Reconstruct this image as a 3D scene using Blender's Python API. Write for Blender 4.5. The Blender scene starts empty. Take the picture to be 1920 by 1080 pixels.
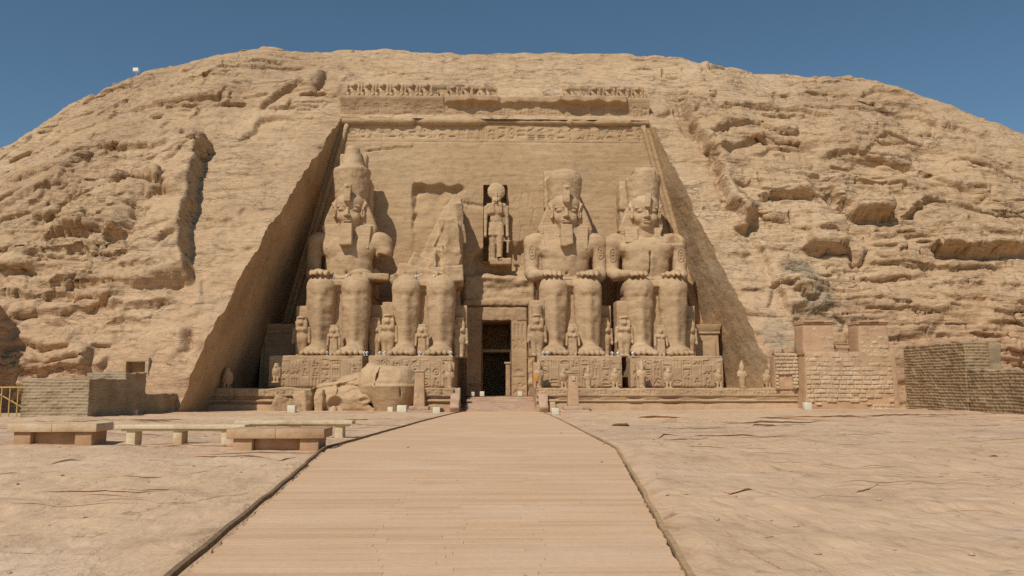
import bpy, math, random
import numpy as np
from mathutils import Vector, Matrix

# ------------------------------------------------------------------ camera, sky, sun, exposure
SC = bpy.context.scene
COL = SC.collection
F_PX, PITCH, YAW, EYE = 1493.0, math.radians(6.87), math.radians(1.34), 2.66
cam_d = bpy.data.cameras.new('camera')
cam_d.sensor_width = 36.0
cam_d.lens = F_PX / 1920 * 36
cam_d.clip_start, cam_d.clip_end = 0.1, 3000
cam = bpy.data.objects.new('camera', cam_d)
COL.objects.link(cam)
cam.location = (0, 0, EYE)
cam.rotation_euler = (math.pi / 2 + PITCH, 0, -YAW)
SC.camera = cam

SUN_DIR = Vector((-0.32, -0.58, 0.75)).normalized()      # towards the sun
SUN_EL = math.asin(SUN_DIR.z)
SUN_AZ = math.atan2(SUN_DIR.x, SUN_DIR.y)
world = bpy.data.worlds.new('World')
SC.world = world
world.use_nodes = True
wn = world.node_tree
wn.nodes.clear()
sky = wn.nodes.new('ShaderNodeTexSky')
sky.sky_type = 'NISHITA'
sky.sun_disc = False
sky.sun_elevation = SUN_EL
sky.sun_rotation = SUN_AZ
sky.altitude = 200
sky.air_density = 0.8
sky.dust_density = 0.4
sky.ozone_density = 1.0
bg = wn.nodes.new('ShaderNodeBackground')
bg.inputs['Strength'].default_value = 0.078
wo = wn.nodes.new('ShaderNodeOutputWorld')
tint = wn.nodes.new('ShaderNodeMix')
tint.data_type = 'RGBA'
tint.blend_type = 'MULTIPLY'
tint.inputs[0].default_value = 1.0
tint.inputs[7].default_value = (.90, 1.09, 1.05, 1)        # dry desert blue
wn.links.new(sky.outputs[0], tint.inputs[6])
wn.links.new(tint.outputs[2], bg.inputs[0])
wn.links.new(bg.outputs[0], wo.inputs[0])

sun_d = bpy.data.lights.new('sun', 'SUN')
sun_d.energy = 3.6
sun_d.angle = math.radians(0.53)
sun_d.color = (1.0, 0.95, 0.87)
sun = bpy.data.objects.new('sun', sun_d)
COL.objects.link(sun)
sun.rotation_euler = SUN_DIR.to_track_quat('Z', 'Y').to_euler()
sun.location = (-30, -60, 90)

SC.view_settings.view_transform = 'Standard'
SC.view_settings.look = 'None'
SC.view_settings.exposure = 0.0
SC.view_settings.gamma = 1.0
SC.view_settings.use_curve_mapping = False
try:
    SC.cycles.use_denoising = False
    SC.cycles.max_bounces = 6
    SC.cycles.diffuse_bounces = 4
except Exception:
    pass
random.seed(4)

# ------------------------------------------------------------------ numeric helpers
_rng = np.random.RandomState(11)
_P = _rng.permutation(256).astype(np.int32)
_P = np.concatenate([_P, _P, _P])
_V = _rng.uniform(-1, 1, 768).astype(np.float32)
_G = _rng.normal(size=(256, 3)).astype(np.float32)
_G /= np.linalg.norm(_G, axis=1)[:, None]


def rnd(i, j=0, k=0):
    """hash of integer arrays -> 0..1"""
    i = np.asarray(i, dtype=np.int64) & 255
    j = np.asarray(j, dtype=np.int64) & 255
    k = np.asarray(k, dtype=np.int64) & 255
    return _V[_P[_P[_P[i] + j] + k]] * 0.5 + 0.5


def noise(x, y, z=0.0):
    """gradient noise, about -1..1"""
    x, y, z = np.broadcast_arrays(np.asarray(x, np.float32), np.asarray(y, np.float32), np.asarray(z, np.float32))
    xi, yi, zi = np.floor(x), np.floor(y), np.floor(z)
    xf, yf, zf = x - xi, y - yi, z - zi
    xi = xi.astype(np.int64) & 255
    yi = yi.astype(np.int64) & 255
    zi = zi.astype(np.int64) & 255
    u, v, w = [t * t * t * (t * (t * 6 - 15) + 10) for t in (xf, yf, zf)]

    def g(a, b, c):
        h = _P[_P[_P[xi + a] + yi + b] + zi + c]
        gr = _G[h]
        return gr[..., 0] * (xf - a) + gr[..., 1] * (yf - b) + gr[..., 2] * (zf - c)
    x00 = g(0, 0, 0) * (1 - u) + g(1, 0, 0) * u
    x10 = g(0, 1, 0) * (1 - u) + g(1, 1, 0) * u
    y0 = x00 * (1 - v) + x10 * v
    if np.all(zf == 0):
        return y0 * 1.6
    x01 = g(0, 0, 1) * (1 - u) + g(1, 0, 1) * u
    x11 = g(0, 1, 1) * (1 - u) + g(1, 1, 1) * u
    y1 = x01 * (1 - v) + x11 * v
    return (y0 * (1 - w) + y1 * w) * 1.6


def fbm(x, y, z=0.0, o=4, g=0.5):
    r, a, f = 0, 1.0, 1.0
    for i in range(o):
        r = r + a * noise(x * f + 7.3 * i, y * f + 3.1 * i, z * f + 1.7 * i if not np.isscalar(z) else z)
        a *= g
        f *= 2.03
    return r


def sstep(a, b, x):
    t = np.clip((x - a) / (b - a), 0, 1)
    return t * t * (3 - 2 * t)


_cp, _sp, _cy, _sy = math.cos(PITCH), math.sin(PITCH), math.cos(YAW), math.sin(YAW)


def ray(x, y):
    """direction of a photo pixel (1920 wide), for measuring the place"""
    dx, v = (x - 960) / F_PX, (540 - y) / F_PX
    b, c = _cp - _sp * v, _sp + _cp * v
    return dx * _cy + b * _sy, -dx * _sy + b * _cy, c


def at(x, y, Y):
    r = ray(x, y)
    t = Y / r[1]
    return Vector((r[0] * t, Y, EYE + r[2] * t))


# ------------------------------------------------------------------ object helpers
def mesh_np(name, V, Fq, smooth=True):
    """V (n,3), Fq list/array of quads (or list of polys)"""
    me = bpy.data.meshes.new(name)
    V = np.asarray(V, np.float32)
    if isinstance(Fq, np.ndarray):
        nf, k = Fq.shape
        me.vertices.add(len(V))
        me.vertices.foreach_set('co', V.ravel())
        me.loops.add(nf * k)
        me.loops.foreach_set('vertex_index', Fq.astype(np.int32).ravel())
        me.polygons.add(nf)
        me.polygons.foreach_set('loop_start', np.arange(0, nf * k, k, dtype=np.int32))
        me.polygons.foreach_set('loop_total', np.full(nf, k, dtype=np.int32))
        me.update(calc_edges=True)
    else:
        me.from_pydata([tuple(v) for v in V], [], [tuple(f) for f in Fq])
    me.validate()
    me.polygons.foreach_set('use_smooth', np.full(len(me.polygons), bool(smooth)))
    me.update()
    return me


def link(name, me, mat=None, parent=None, loc=None):
    o = bpy.data.objects.new(name, me)
    COL.objects.link(o)
    if me is not None and mat is not None and len(me.materials) == 0:
        me.materials.append(mat)
    if parent is not None:
        o.parent = parent
    if loc is not None:
        o.location = loc
    return o


def tag(o, label=None, cat=None, group=None, kind=None):
    if label:
        o['label'] = label
    if cat:
        o['category'] = cat
    if group:
        o['group'] = group
    if kind:
        o['kind'] = kind
    return o


def thing(name, label, cat, loc=(0, 0, 0), rotz=0.0, group=None):
    o = link(name, None)
    o.location = loc
    o.rotation_euler = (0, 0, rotz)
    o.empty_display_size = 0.2
    return tag(o, label, cat, group)


def dup(root, loc, rotz=0.0, scale=None, label=None, group=None):
    r = root.copy()
    COL.objects.link(r)
    r.location = loc
    r.rotation_euler = (0, 0, rotz)
    if scale is not None:
        r.scale = scale if hasattr(scale, '__len__') else (scale,) * 3
    if label:
        r['label'] = label
    if group:
        r['group'] = group
    for ch in list(root.children):
        c = ch.copy()
        COL.objects.link(c)
        c.parent = r
        for g in ch.children:
            d = g.copy()
            COL.objects.link(d)
            d.parent = c
    return r


def grid_faces(nr, nc, keep=None, off=0, flip=False):
    i = np.arange(nr - 1)[:, None] * nc + np.arange(nc - 1)[None, :]
    q = np.stack([i, i + 1, i + nc + 1, i + nc], -1)
    if flip:
        q = q[..., ::-1]
    q = q.reshape(-1, 4)
    if keep is not None:
        q = q[keep.ravel()]
    return q + off


class MB:
    """collects rough boxes, tubes and lathes into one mesh"""

    def __init__(self):
        self.v, self.f, self.n = [], [], 0

    def add(self, V, Q):
        self.v.append(np.asarray(V, np.float64))
        self.f += [tuple(int(a) + self.n for a in q) for q in Q]
        self.n += len(V)
        return self

    def box(self, c, s, res=None, amp=0.0, sc=1.0, bev=0.0, rot=0.0, taper=None, fn=None, seed=0.0, rotx=0.0, roty=0.0):
        """box: centre c, full size s; subdivided, corners rounded by bev, roughened by noise"""
        s = np.asarray(s, float)
        res = res or max(s)
        n = [int(max(1, round(t / res))) for t in s]
        if bev > 0 or amp > 0:
            n = [max(k, 3) for k in n]
        idx, V, Q = {}, [], []

        def lin(k, L):
            u = np.linspace(-.5, .5, k + 1) * L
            if bev > 0 and k >= 3:
                b = min(bev, L * .3)
                u[1], u[-2] = -L / 2 + b, L / 2 - b
            return u
        L = [lin(n[a], s[a]) for a in range(3)]

        def vid(a, b, c_):
            key = (a, b, c_)
            if key not in idx:
                idx[key] = len(V)
                V.append((L[0][a], L[1][b], L[2][c_]))
            return idx[key]
        for a in range(n[0]):
            for b in range(n[1]):
                Q.append((vid(a, b, 0), vid(a, b + 1, 0), vid(a + 1, b + 1, 0), vid(a + 1, b, 0)))
                Q.append((vid(a, b, n[2]), vid(a + 1, b, n[2]), vid(a + 1, b + 1, n[2]), vid(a, b + 1, n[2])))
        for a in range(n[0]):
            for b in range(n[2]):
                Q.append((vid(a, 0, b), vid(a + 1, 0, b), vid(a + 1, 0, b + 1), vid(a, 0, b + 1)))
                Q.append((vid(a, n[1], b), vid(a, n[1], b + 1), vid(a + 1, n[1], b + 1), vid(a + 1, n[1], b)))
        for a in range(n[1]):
            for b in range(n[2]):
                Q.append((vid(0, a, b), vid(0, a, b + 1), vid(0, a + 1, b + 1), vid(0, a + 1, b)))
                Q.append((vid(n[0], a, b), vid(n[0], a + 1, b), vid(n[0], a + 1, b + 1), vid(n[0], a, b + 1)))
        V = np.array(V)
        h = s / 2
        nrm = np.zeros_like(V)
        if bev > 0:
            b = np.minimum(bev, h * .6)
            inner = np.clip(V, -(h - b), h - b)
            d = V - inner
            ln = np.linalg.norm(d / b, axis=1)
            ok = ln > 1e-9
            dd = np.zeros_like(V)
            dd[ok] = d[ok] / ln[ok][:, None]
            V = inner + dd
            nrm[ok] = dd[ok] / np.linalg.norm(dd[ok], axis=1)[:, None]
        else:
            m = np.abs(V) > h - 1e-6
            nrm = np.sign(V) * m
            nrm /= np.maximum(np.linalg.norm(nrm, axis=1), 1e-9)[:, None]
        W = V.copy()
        if taper is not None:
            t = (V[:, 2] + h[2]) / s[2]
            W[:, 0] *= 1 + (taper[0] - 1) * t
            W[:, 1] *= 1 + (taper[1] - 1) * t
        if rotx:
            cr, sr = math.cos(rotx), math.sin(rotx)
            R = np.array([[1, 0, 0], [0, cr, -sr], [0, sr, cr]])
            W = W @ R.T
            nrm = nrm @ R.T
        if roty:
            cr, sr = math.cos(roty), math.sin(roty)
            R = np.array([[cr, 0, sr], [0, 1, 0], [-sr, 0, cr]])
            W = W @ R.T
            nrm = nrm @ R.T
        if rot:
            cr, sr = math.cos(rot), math.sin(rot)
            R = np.array([[cr, -sr, 0], [sr, cr, 0], [0, 0, 1]])
            W = W @ R.T
            nrm = nrm @ R.T
        W = W + np.asarray(c)
        if amp > 0:
            d = amp * fbm(W[:, 0] / sc + seed, W[:, 1] / sc, W[:, 2] / sc, 3)
            W = W + nrm * d[:, None]
        if fn is not None:
            W = W + nrm * fn(W, nrm)[:, None]
        return self.add(W, Q)

    def tube(self, pts, r, n=8, caps=True):
        pts = [Vector(p) for p in pts]
        rs = r if hasattr(r, '__len__') else [r] * len(pts)
        V, Q = [], []
        for i, p in enumerate(pts):
            d = (pts[min(i + 1, len(pts) - 1)] - pts[max(i - 1, 0)]).normalized()
            a = d.cross(Vector((0, 0, 1)))
            if a.length < 1e-3:
                a = Vector((1, 0, 0))
            a.normalize()
            b = d.cross(a)
            for k in range(n):
                t = 2 * math.pi * k / n
                V.append(p + (a * math.cos(t) + b * math.sin(t)) * rs[i])
        for i in range(len(pts) - 1):
            for k in range(n):
                Q.append((i * n + k, (i + 1) * n + k, (i + 1) * n + (k + 1) % n, i * n + (k + 1) % n))
        if caps:
            Q.append(tuple(range(n)))
            Q.append(tuple(range((len(pts) - 1) * n, len(pts) * n))[::-1])
        return self.add([tuple(v) for v in V], Q)

    def bar(self, a, b, w, h=None):
        """square bar between two points"""
        a, b = Vector(a), Vector(b)
        h = h or w
        d = (b - a).normalized()
        u = d.cross(Vector((0, 0, 1)))
        if u.length < 1e-3:
            u = Vector((1, 0, 0))
        u.normalize()
        v = u.cross(d)
        V = []
        for p in (a, b):
            for su, sv in ((-1, -1), (1, -1), (1, 1), (-1, 1)):
                V.append(tuple(p + u * (su * w / 2) + v * (sv * h / 2)))
        return self.add(V, [(0, 3, 2, 1), (4, 5, 6, 7), (0, 1, 5, 4), (1, 2, 6, 5), (2, 3, 7, 6), (3, 0, 4, 7)])

    def lathe(self, c, prof, n=24, ax=1.0):
        V, Q = [], []
        for r, z in prof:
            for k in range(n):
                t = 2 * math.pi * k / n
                V.append((c[0] + r * math.cos(t), c[1] + r * math.sin(t) * ax, c[2] + z))
        m = len(prof)
        for i in range(m - 1):
            for k in range(n):
                Q.append((i * n + k, i * n + (k + 1) % n, (i + 1) * n + (k + 1) % n, (i + 1) * n + k))
        Q.append(tuple(range(n))[::-1])
        Q.append(tuple(range((m - 1) * n, m * n)))
        return self.add(V, Q)

    def build(self, name, mat, parent=None, smooth=False, loc=None, angle=None):
        me = mesh_np(name, np.concatenate(self.v), self.f, smooth)
        if angle is not None:
            me.polygons.foreach_set('use_smooth', np.full(len(me.polygons), True))
            try:
                me.set_sharp_from_angle(angle=math.radians(angle))
            except Exception:
                pass
        return link(name, me, mat, parent, loc)


# ------------------------------------------------------------------ sculpting with distance fields
class Sculpt:
    def __init__(self, lo, hi, h):
        self.lo, self.h = np.array(lo, float), h
        self.n = np.ceil((np.array(hi, float) - self.lo) / h).astype(int) + 1
        self.f = np.full(tuple(self.n), 3.0, np.float32)
        self.ax = [self.lo[a] + np.arange(self.n[a]) * h for a in range(3)]

    def _sub(self, lo, hi, m):
        lo, hi = np.array(lo) - m, np.array(hi) + m
        i0 = np.clip(np.floor((lo - self.lo) / self.h).astype(int), 0, self.n)
        i1 = np.clip(np.ceil((hi - self.lo) / self.h).astype(int) + 1, 0, self.n)
        sl = tuple(slice(a, b) for a, b in zip(i0, i1))
        X = self.ax[0][sl[0]][:, None, None]
        Y = self.ax[1][sl[1]][None, :, None]
        Z = self.ax[2][sl[2]][None, None, :]
        return sl, X, Y, Z

    def _put(self, sl, d, k, cut):
        a = self.f[sl]
        if a.size == 0:
            return self
        d = d.astype(np.float32)
        if cut:
            if k > 0:
                hh = np.clip(.5 - .5 * (a + d) / k, 0, 1)
                self.f[sl] = a * (1 - hh) - d * hh + k * hh * (1 - hh)
            else:
                self.f[sl] = np.maximum(a, -d)
        else:
            if k > 0:
                hh = np.clip(.5 + .5 * (a - d) / k, 0, 1)
                self.f[sl] = a * (1 - hh) + d * hh - k * hh * (1 - hh)
            else:
                self.f[sl] = np.minimum(a, d)
        return self

    def ell(self, c, r, k=0.2, cut=False):
        c, r = np.array(c, float), np.array(r, float)
        sl, X, Y, Z = self._sub(c - r, c + r, k + 3 * self.h)
        px, py, pz = X - c[0], Y - c[1], Z - c[2]
        k0 = np.sqrt((px / r[0]) ** 2 + (py / r[1]) ** 2 + (pz / r[2]) ** 2)
        k1 = np.sqrt((px / r[0] ** 2) ** 2 + (py / r[1] ** 2) ** 2 + (pz / r[2] ** 2) ** 2) + 1e-6
        return self._put(sl, k0 * (k0 - 1) / k1, k, cut)

    def cap(self, a, b, r1, r2=None, k=0.2, cut=False, sx=1.0):
        r2 = r1 if r2 is None else r2
        a, b = np.array(a, float), np.array(b, float)
        m = max(r1, r2) * max(1, sx)
        sl, X, Y, Z = self._sub(np.minimum(a, b) - m, np.maximum(a, b) + m, k + 3 * self.h)
        ba = b - a
        L = ba @ ba
        t = np.clip(((X - a[0]) * ba[0] + (Y - a[1]) * ba[1] + (Z - a[2]) * ba[2]) / L, 0, 1)
        d = np.sqrt(((X - a[0] - t * ba[0]) / sx) ** 2 + (Y - a[1] - t * ba[1]) ** 2 + (Z - a[2] - t * ba[2]) ** 2) - (r1 + (r2 - r1) * t)
        return self._put(sl, d, k, cut)

    def box(self, c, hs, r=0.1, k=0.1, cut=False, rx=0.0, ry=0.0, rz=0.0, tap=0.0):
        c, hs = np.array(c, float), np.array(hs, float)
        m = np.linalg.norm(hs) if (rx or ry or rz) else hs * (1 + abs(tap))
        sl, X, Y, Z = self._sub(c - m, c + m, k + 3 * self.h)
        p = np.stack(np.broadcast_arrays(X - c[0], Y - c[1], Z - c[2]), -1)
        R = np.array(Matrix.Rotation(rz, 3, 'Z') @ Matrix.Rotation(ry, 3, 'Y') @ Matrix.Rotation(rx, 3, 'X'))
        if rx or ry or rz:
            p = p @ R
        if tap:
            f = 1 + tap * np.clip(p[..., 2] / hs[2], -1, 1)
            p[..., 0] = p[..., 0] / f
            p[..., 1] = p[..., 1] / f
        q = np.abs(p) - (hs - r)
        d = np.linalg.norm(np.maximum(q, 0), axis=-1) + np.minimum(q.max(-1), 0) - r
        return self._put(sl, d, k, cut)

    def lathe(self, c, prof, k=0.1, ay=1.0, cut=False):
        """profile of (z, radius) about the vertical axis through c"""
        z = np.array([p[0] for p in prof])
        r = np.array([p[1] for p in prof])
        m = r.max()
        sl, X, Y, Z = self._sub((c[0] - m, c[1] - m * ay, z[0]), (c[0] + m, c[1] + m * ay, z[-1]), k + 3 * self.h)
        rad = np.sqrt((X - c[0]) ** 2 + ((Y - c[1]) / ay) ** 2)
        d = np.maximum((rad - np.interp(Z, z, r)) * .85, np.maximum(z[0] - Z, Z - z[-1]))
        return self._put(sl, d, k, cut)

    def poly(self, pts, y0, y1, r=0.1, k=0.1, lean=None, cut=False):
        """outline in x, z pushed through y0..y1; lean(z) moves it in y"""
        P = np.array(pts, float)
        sl, X, Y, Z = self._sub((P[:, 0].min(), min(y0, y1) - 2 * (lean is not None), P[:, 1].min()), (P[:, 0].max(), max(y0, y1) + 2 * (lean is not None), P[:, 1].max()), k + 3 * self.h)
        x, z = np.broadcast_arrays(X[:, 0, :], Z[:, 0, :])
        d2, sg = np.full(x.shape, 1e9), np.ones(x.shape)
        N = len(P)
        for i in range(N):
            a, b = P[i], P[(i + 1) % N]
            e = b - a
            wx, wz = x - a[0], z - a[1]
            t = np.clip((wx * e[0] + wz * e[1]) / (e @ e), 0, 1)
            d2 = np.minimum(d2, (wx - e[0] * t) ** 2 + (wz - e[1] * t) ** 2)
            c1, c2, c3 = z >= a[1], z < b[1], e[0] * wz > e[1] * wx
            al = (c1 & c2 & c3) | (~c1 & ~c2 & ~c3)
            sg = np.where(al, -sg, sg)
        d = (np.sqrt(d2) * sg + r)[:, None, :]
        yy = Y - (lean(Z) if lean is not None else 0)
        w = np.abs(yy - (y0 + y1) / 2) - abs(y1 - y0) / 2 + r
        d, w = np.broadcast_arrays(d, w)
        D = np.sqrt(np.maximum(d, 0) ** 2 + np.maximum(w, 0) ** 2) + np.minimum(np.maximum(d, w), 0) - r
        return self._put(sl, D, k, cut)

    def rough(self, amp, sc, o=3, seed=0.0, strata=0.0):
        m = np.abs(self.f) < amp * 3 + 2 * self.h
        i, j, k = np.nonzero(m)
        x, y, z = self.ax[0][i], self.ax[1][j], self.ax[2][k]
        d = amp * fbm(x / sc + seed, y / sc + seed, z / sc, o)
        if strata:
            d = d + strata * noise(x * .25 + seed, y * .25, z * 2.2 + .3 * x)
        self.f[m] += d.astype(np.float32)
        return self

    def mesh(self, name):
        f, n, h = self.f, self.n, self.h
        s = f < 0
        c = np.zeros(tuple(n - 1), np.int32)
        for a in (0, 1):
            for b in (0, 1):
                for d in (0, 1):
                    c += s[a:n[0] - 1 + a, b:n[1] - 1 + b, d:n[2] - 1 + d]
        act = (c > 0) & (c < 8)
        I = np.argwhere(act)
        idm = np.full(tuple(n - 1), -1, np.int64)
        idm[act] = np.arange(len(I))
        acc = np.zeros((len(I), 3))
        cnt = np.zeros(len(I))
        corners = [(a, b, d) for a in (0, 1) for b in (0, 1) for d in (0, 1)]
        for p in corners:
            for ax in range(3):
                if p[ax] == 0:
                    q = list(p)
                    q[ax] = 1
                    fa = f[I[:, 0] + p[0], I[:, 1] + p[1], I[:, 2] + p[2]]
                    fb = f[I[:, 0] + q[0], I[:, 1] + q[1], I[:, 2] + q[2]]
                    m = (fa < 0) != (fb < 0)
                    t = fa[m] / (fa[m] - fb[m])
                    pos = np.tile(np.array(p, float), (m.sum(), 1))
                    pos[:, ax] += t
                    acc[m] += pos
                    cnt[m] += 1
        V = (I + acc / cnt[:, None]) * h + self.lo
        Q = []
        for ax in range(3):
            o1, o2 = [(1, 2), (2, 0), (0, 1)][ax]
            sa = [slice(None)] * 3
            sb = [slice(None)] * 3
            sa[ax], sb[ax] = slice(0, -1), slice(1, None)
            A, B = s[tuple(sa)], s[tuple(sb)]
            for flip, M in ((False, A & ~B), (True, ~A & B)):
                E = np.argwhere(M)
                ok = (E[:, o1] > 0) & (E[:, o2] > 0) & (E[:, o1] < n[o1] - 1) & (E[:, o2] < n[o2] - 1)
                E = E[ok]
                if len(E) == 0:
                    continue
                def cell(d1, d2):
                    e = E.copy()
                    e[:, o1] -= d1
                    e[:, o2] -= d2
                    return idm[e[:, 0], e[:, 1], e[:, 2]]
                q = np.stack([cell(1, 1), cell(0, 1), cell(0, 0), cell(1, 0)], -1)
                Q.append(q[:, ::-1] if flip else q)
        Q = np.concatenate(Q)
        Q = Q[(Q >= 0).all(1)]
        return mesh_np(name, V, Q, True)

# ------------------------------------------------------------------ materials
def new_mat(name):
    m = bpy.data.materials.new(name)
    m.use_nodes = True
    nt = m.node_tree
    b = nt.nodes['Principled BSDF']
    b.inputs['Roughness'].default_value = 0.9
    if 'Specular IOR Level' in b.inputs:
        b.inputs['Specular IOR Level'].default_value = 0.15
    return m, nt, b


def n_noise(nt, vec, scale, detail=4, rough=.55, dist=0.0):
    n = nt.nodes.new('ShaderNodeTexNoise')
    n.inputs['Scale'].default_value = scale
    n.inputs['Detail'].default_value = detail
    n.inputs['Roughness'].default_value = rough
    n.inputs['Distortion'].default_value = dist
    nt.links.new(vec, n.inputs['Vector'])
    return n.outputs[0]


def n_map(nt, src, sc, rot=(0, 0, 0)):
    n = nt.nodes.new('ShaderNodeMapping')
    n.inputs['Scale'].default_value = sc
    n.inputs['Rotation'].default_value = rot
    nt.links.new(src, n.inputs['Vector'])
    return n.outputs[0]


def n_ramp(nt, fac, stops):
    n = nt.nodes.new('ShaderNodeValToRGB')
    e = n.color_ramp.elements
    while len(e) < len(stops):
        e.new(.5)
    for k, (p, c) in zip(e, stops):
        k.position = p
        k.color = (*c, 1) if len(c) == 3 else c
    nt.links.new(fac, n.inputs[0])
    return n.outputs[0]


def n_mix(nt, fac, a, b, mode='MIX'):
    n = nt.nodes.new('ShaderNodeMix')
    n.data_type = 'RGBA'
    n.blend_type = mode
    for s, v in ((n.inputs[0], fac), (n.inputs[6], a), (n.inputs[7], b)):
        if hasattr(v, 'default_value') or hasattr(v, 'links'):
            nt.links.new(v, s)
        elif isinstance(v, tuple):
            s.default_value = (*v, 1)
        else:
            s.default_value = v
    return n.outputs[2]


def n_math(nt, op, a, b=0.0):
    n = nt.nodes.new('ShaderNodeMath')
    n.operation = op
    for s, v in ((n.inputs[0], a), (n.inputs[1], b)):
        if hasattr(v, 'links'):
            nt.links.new(v, s)
        else:
            s.default_value = v
    return n.outputs[0]


def n_bump(nt, height, strength, dist, prev=None):
    n = nt.nodes.new('ShaderNodeBump')
    n.inputs['Strength'].default_value = strength
    n.inputs['Distance'].default_value = dist
    nt.links.new(height, n.inputs['Height'])
    if prev is not None:
        nt.links.new(prev, n.inputs['Normal'])
    return n.outputs[0]


def n_pos(nt):
    return nt.nodes.new('ShaderNodeNewGeometry').outputs['Position']


def sandstone(name, c1, c2, c3, streak=1.0, bump=1.0, fine=1.0, bed=2.2, patch=.07, pink=None, stains=(), cracks=None):
    """bedded sandstone: c1 main colour, c2 light beds, c3 dark beds and stains"""
    m, nt, b = new_mat(name)
    nb_prev = None
    p = n_pos(nt)
    beds = n_noise(nt, n_map(nt, p, (.07, .07, bed * .5)), 1.0, 6, .62, .7)
    thin = n_noise(nt, n_map(nt, p, (.45, .45, bed * 2.2)), 1.0, 5, .62, .8)
    patches = n_noise(nt, p, patch, 4, .55, .6)
    mid = n_noise(nt, n_map(nt, p, (1, 1, 1.7)), 1.1, 6, .66, .3)
    grain = n_noise(nt, n_map(nt, p, (1, 1, 1.6)), 6.0, 5, .7)
    col = n_ramp(nt, patches, [(.32, c3), (.48, c1), (.68, c2)])
    bc = n_ramp(nt, beds, [(.30, c3), (.46, c1), (.60, c2), (.72, c1)])
    col = n_mix(nt, .5 * streak, col, bc)
    tc = n_ramp(nt, thin, [(.30, (.72, .69, .65)), (.5, (.97, .97, .97)), (.7, (1.05, 1.05, 1.03))])
    col = n_mix(nt, .6 * streak, col, tc, 'MULTIPLY')
    mc = n_ramp(nt, mid, [(.28, (.72, .69, .65)), (.5, (1, 1, 1)), (.75, (1.1, 1.09, 1.06))])
    col = n_mix(nt, .8, col, mc, 'MULTIPLY')
    gc = n_ramp(nt, grain, [(.25, (.78, .77, .75)), (.5, (1, 1, 1)), (.8, (1.12, 1.12, 1.1))])
    col = n_mix(nt, .8, col, gc, 'MULTIPLY')
    if pink:                                        # rosier beds low in the hill
        sp = nt.nodes.new('ShaderNodeSeparateXYZ')
        nt.links.new(p, sp.inputs[0])
        zz_ = n_math(nt, 'ADD', sp.outputs[2], n_math(nt, 'MULTIPLY', patches, 26.0))
        pf = n_ramp(nt, n_math(nt, 'MULTIPLY', zz_, 1 / 50), [(.26, (.85, .85, .85)), (.56, (0, 0, 0))])
        col = n_mix(nt, pf, col, n_mix(nt, 1.0, col, pink, 'MULTIPLY'))
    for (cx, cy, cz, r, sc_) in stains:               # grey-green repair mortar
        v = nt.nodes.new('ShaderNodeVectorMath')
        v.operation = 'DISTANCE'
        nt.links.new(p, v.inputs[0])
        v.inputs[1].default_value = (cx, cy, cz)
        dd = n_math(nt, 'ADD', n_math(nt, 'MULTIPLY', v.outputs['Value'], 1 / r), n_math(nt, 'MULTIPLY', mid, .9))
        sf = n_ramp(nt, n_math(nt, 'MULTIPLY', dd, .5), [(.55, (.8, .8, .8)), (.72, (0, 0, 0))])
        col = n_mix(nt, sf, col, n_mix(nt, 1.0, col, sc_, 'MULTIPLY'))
    nt.links.new(col, b.inputs['Base Color'])
    hb = n_math(nt, 'ADD', n_math(nt, 'MULTIPLY', thin, .6), n_math(nt, 'MULTIPLY', mid, 1.2))
    if cracks is not None:
        for sc_, dd_ in ((.55, .55), (1.5, .22)):
            wob = nt.nodes.new('ShaderNodeVectorMath')
            wob.operation = 'MULTIPLY_ADD'
            nz = nt.nodes.new('ShaderNodeTexNoise')
            nz.inputs['Scale'].default_value = sc_ * 1.2
            nz.inputs['Detail'].default_value = 4
            nt.links.new(p, nz.inputs['Vector'])
            nt.links.new(nz.outputs[1], wob.inputs[0])
            wob.inputs[1].default_value = (1.4 / sc_ * .5, 1.4 / sc_ * .5, .5 / sc_ * .5)
            nt.links.new(p, wob.inputs[2])
            q = n_map(nt, wob.outputs[0], (sc_ * .55, sc_ * .55, sc_ * 2.3))
            vo = nt.nodes.new('ShaderNodeTexVoronoi')
            vo.feature = 'F1'
            vo.distance = 'CHEBYCHEV'
            vo.inputs['Scale'].default_value = 1.0
            nt.links.new(q, vo.inputs['Vector'])
            sepc = nt.nodes.new('ShaderNodeSeparateColor')
            nt.links.new(vo.outputs['Color'], sepc.inputs[0])
            mk = n_ramp(nt, n_noise(nt, n_map(nt, p, (.09, .09, .14)), 1.0, 4, .6), [(.42, (0, 0, 0)), (.55, (1, 1, 1))])
            hgt = n_math(nt, 'MULTIPLY', sepc.outputs[0], mk)
            nb_prev = n_bump(nt, hgt, cracks, dd_, nb_prev)
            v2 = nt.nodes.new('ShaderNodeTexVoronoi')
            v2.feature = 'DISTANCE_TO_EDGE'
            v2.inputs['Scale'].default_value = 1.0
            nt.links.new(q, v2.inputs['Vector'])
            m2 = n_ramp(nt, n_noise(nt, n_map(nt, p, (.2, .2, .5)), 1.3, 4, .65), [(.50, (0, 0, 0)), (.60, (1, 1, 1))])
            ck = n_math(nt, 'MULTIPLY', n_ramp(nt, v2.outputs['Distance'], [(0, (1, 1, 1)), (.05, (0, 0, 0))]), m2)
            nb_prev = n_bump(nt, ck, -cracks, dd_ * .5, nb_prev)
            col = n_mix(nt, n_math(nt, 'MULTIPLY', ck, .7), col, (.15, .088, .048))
        nt.links.new(col, b.inputs['Base Color'])
    nb = n_bump(nt, hb, .55 * bump, .25, nb_prev)
    nb = n_bump(nt, grain, .5 * bump * fine, .07, nb)
    nt.links.new(nb, b.inputs['Normal'])
    return m


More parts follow.
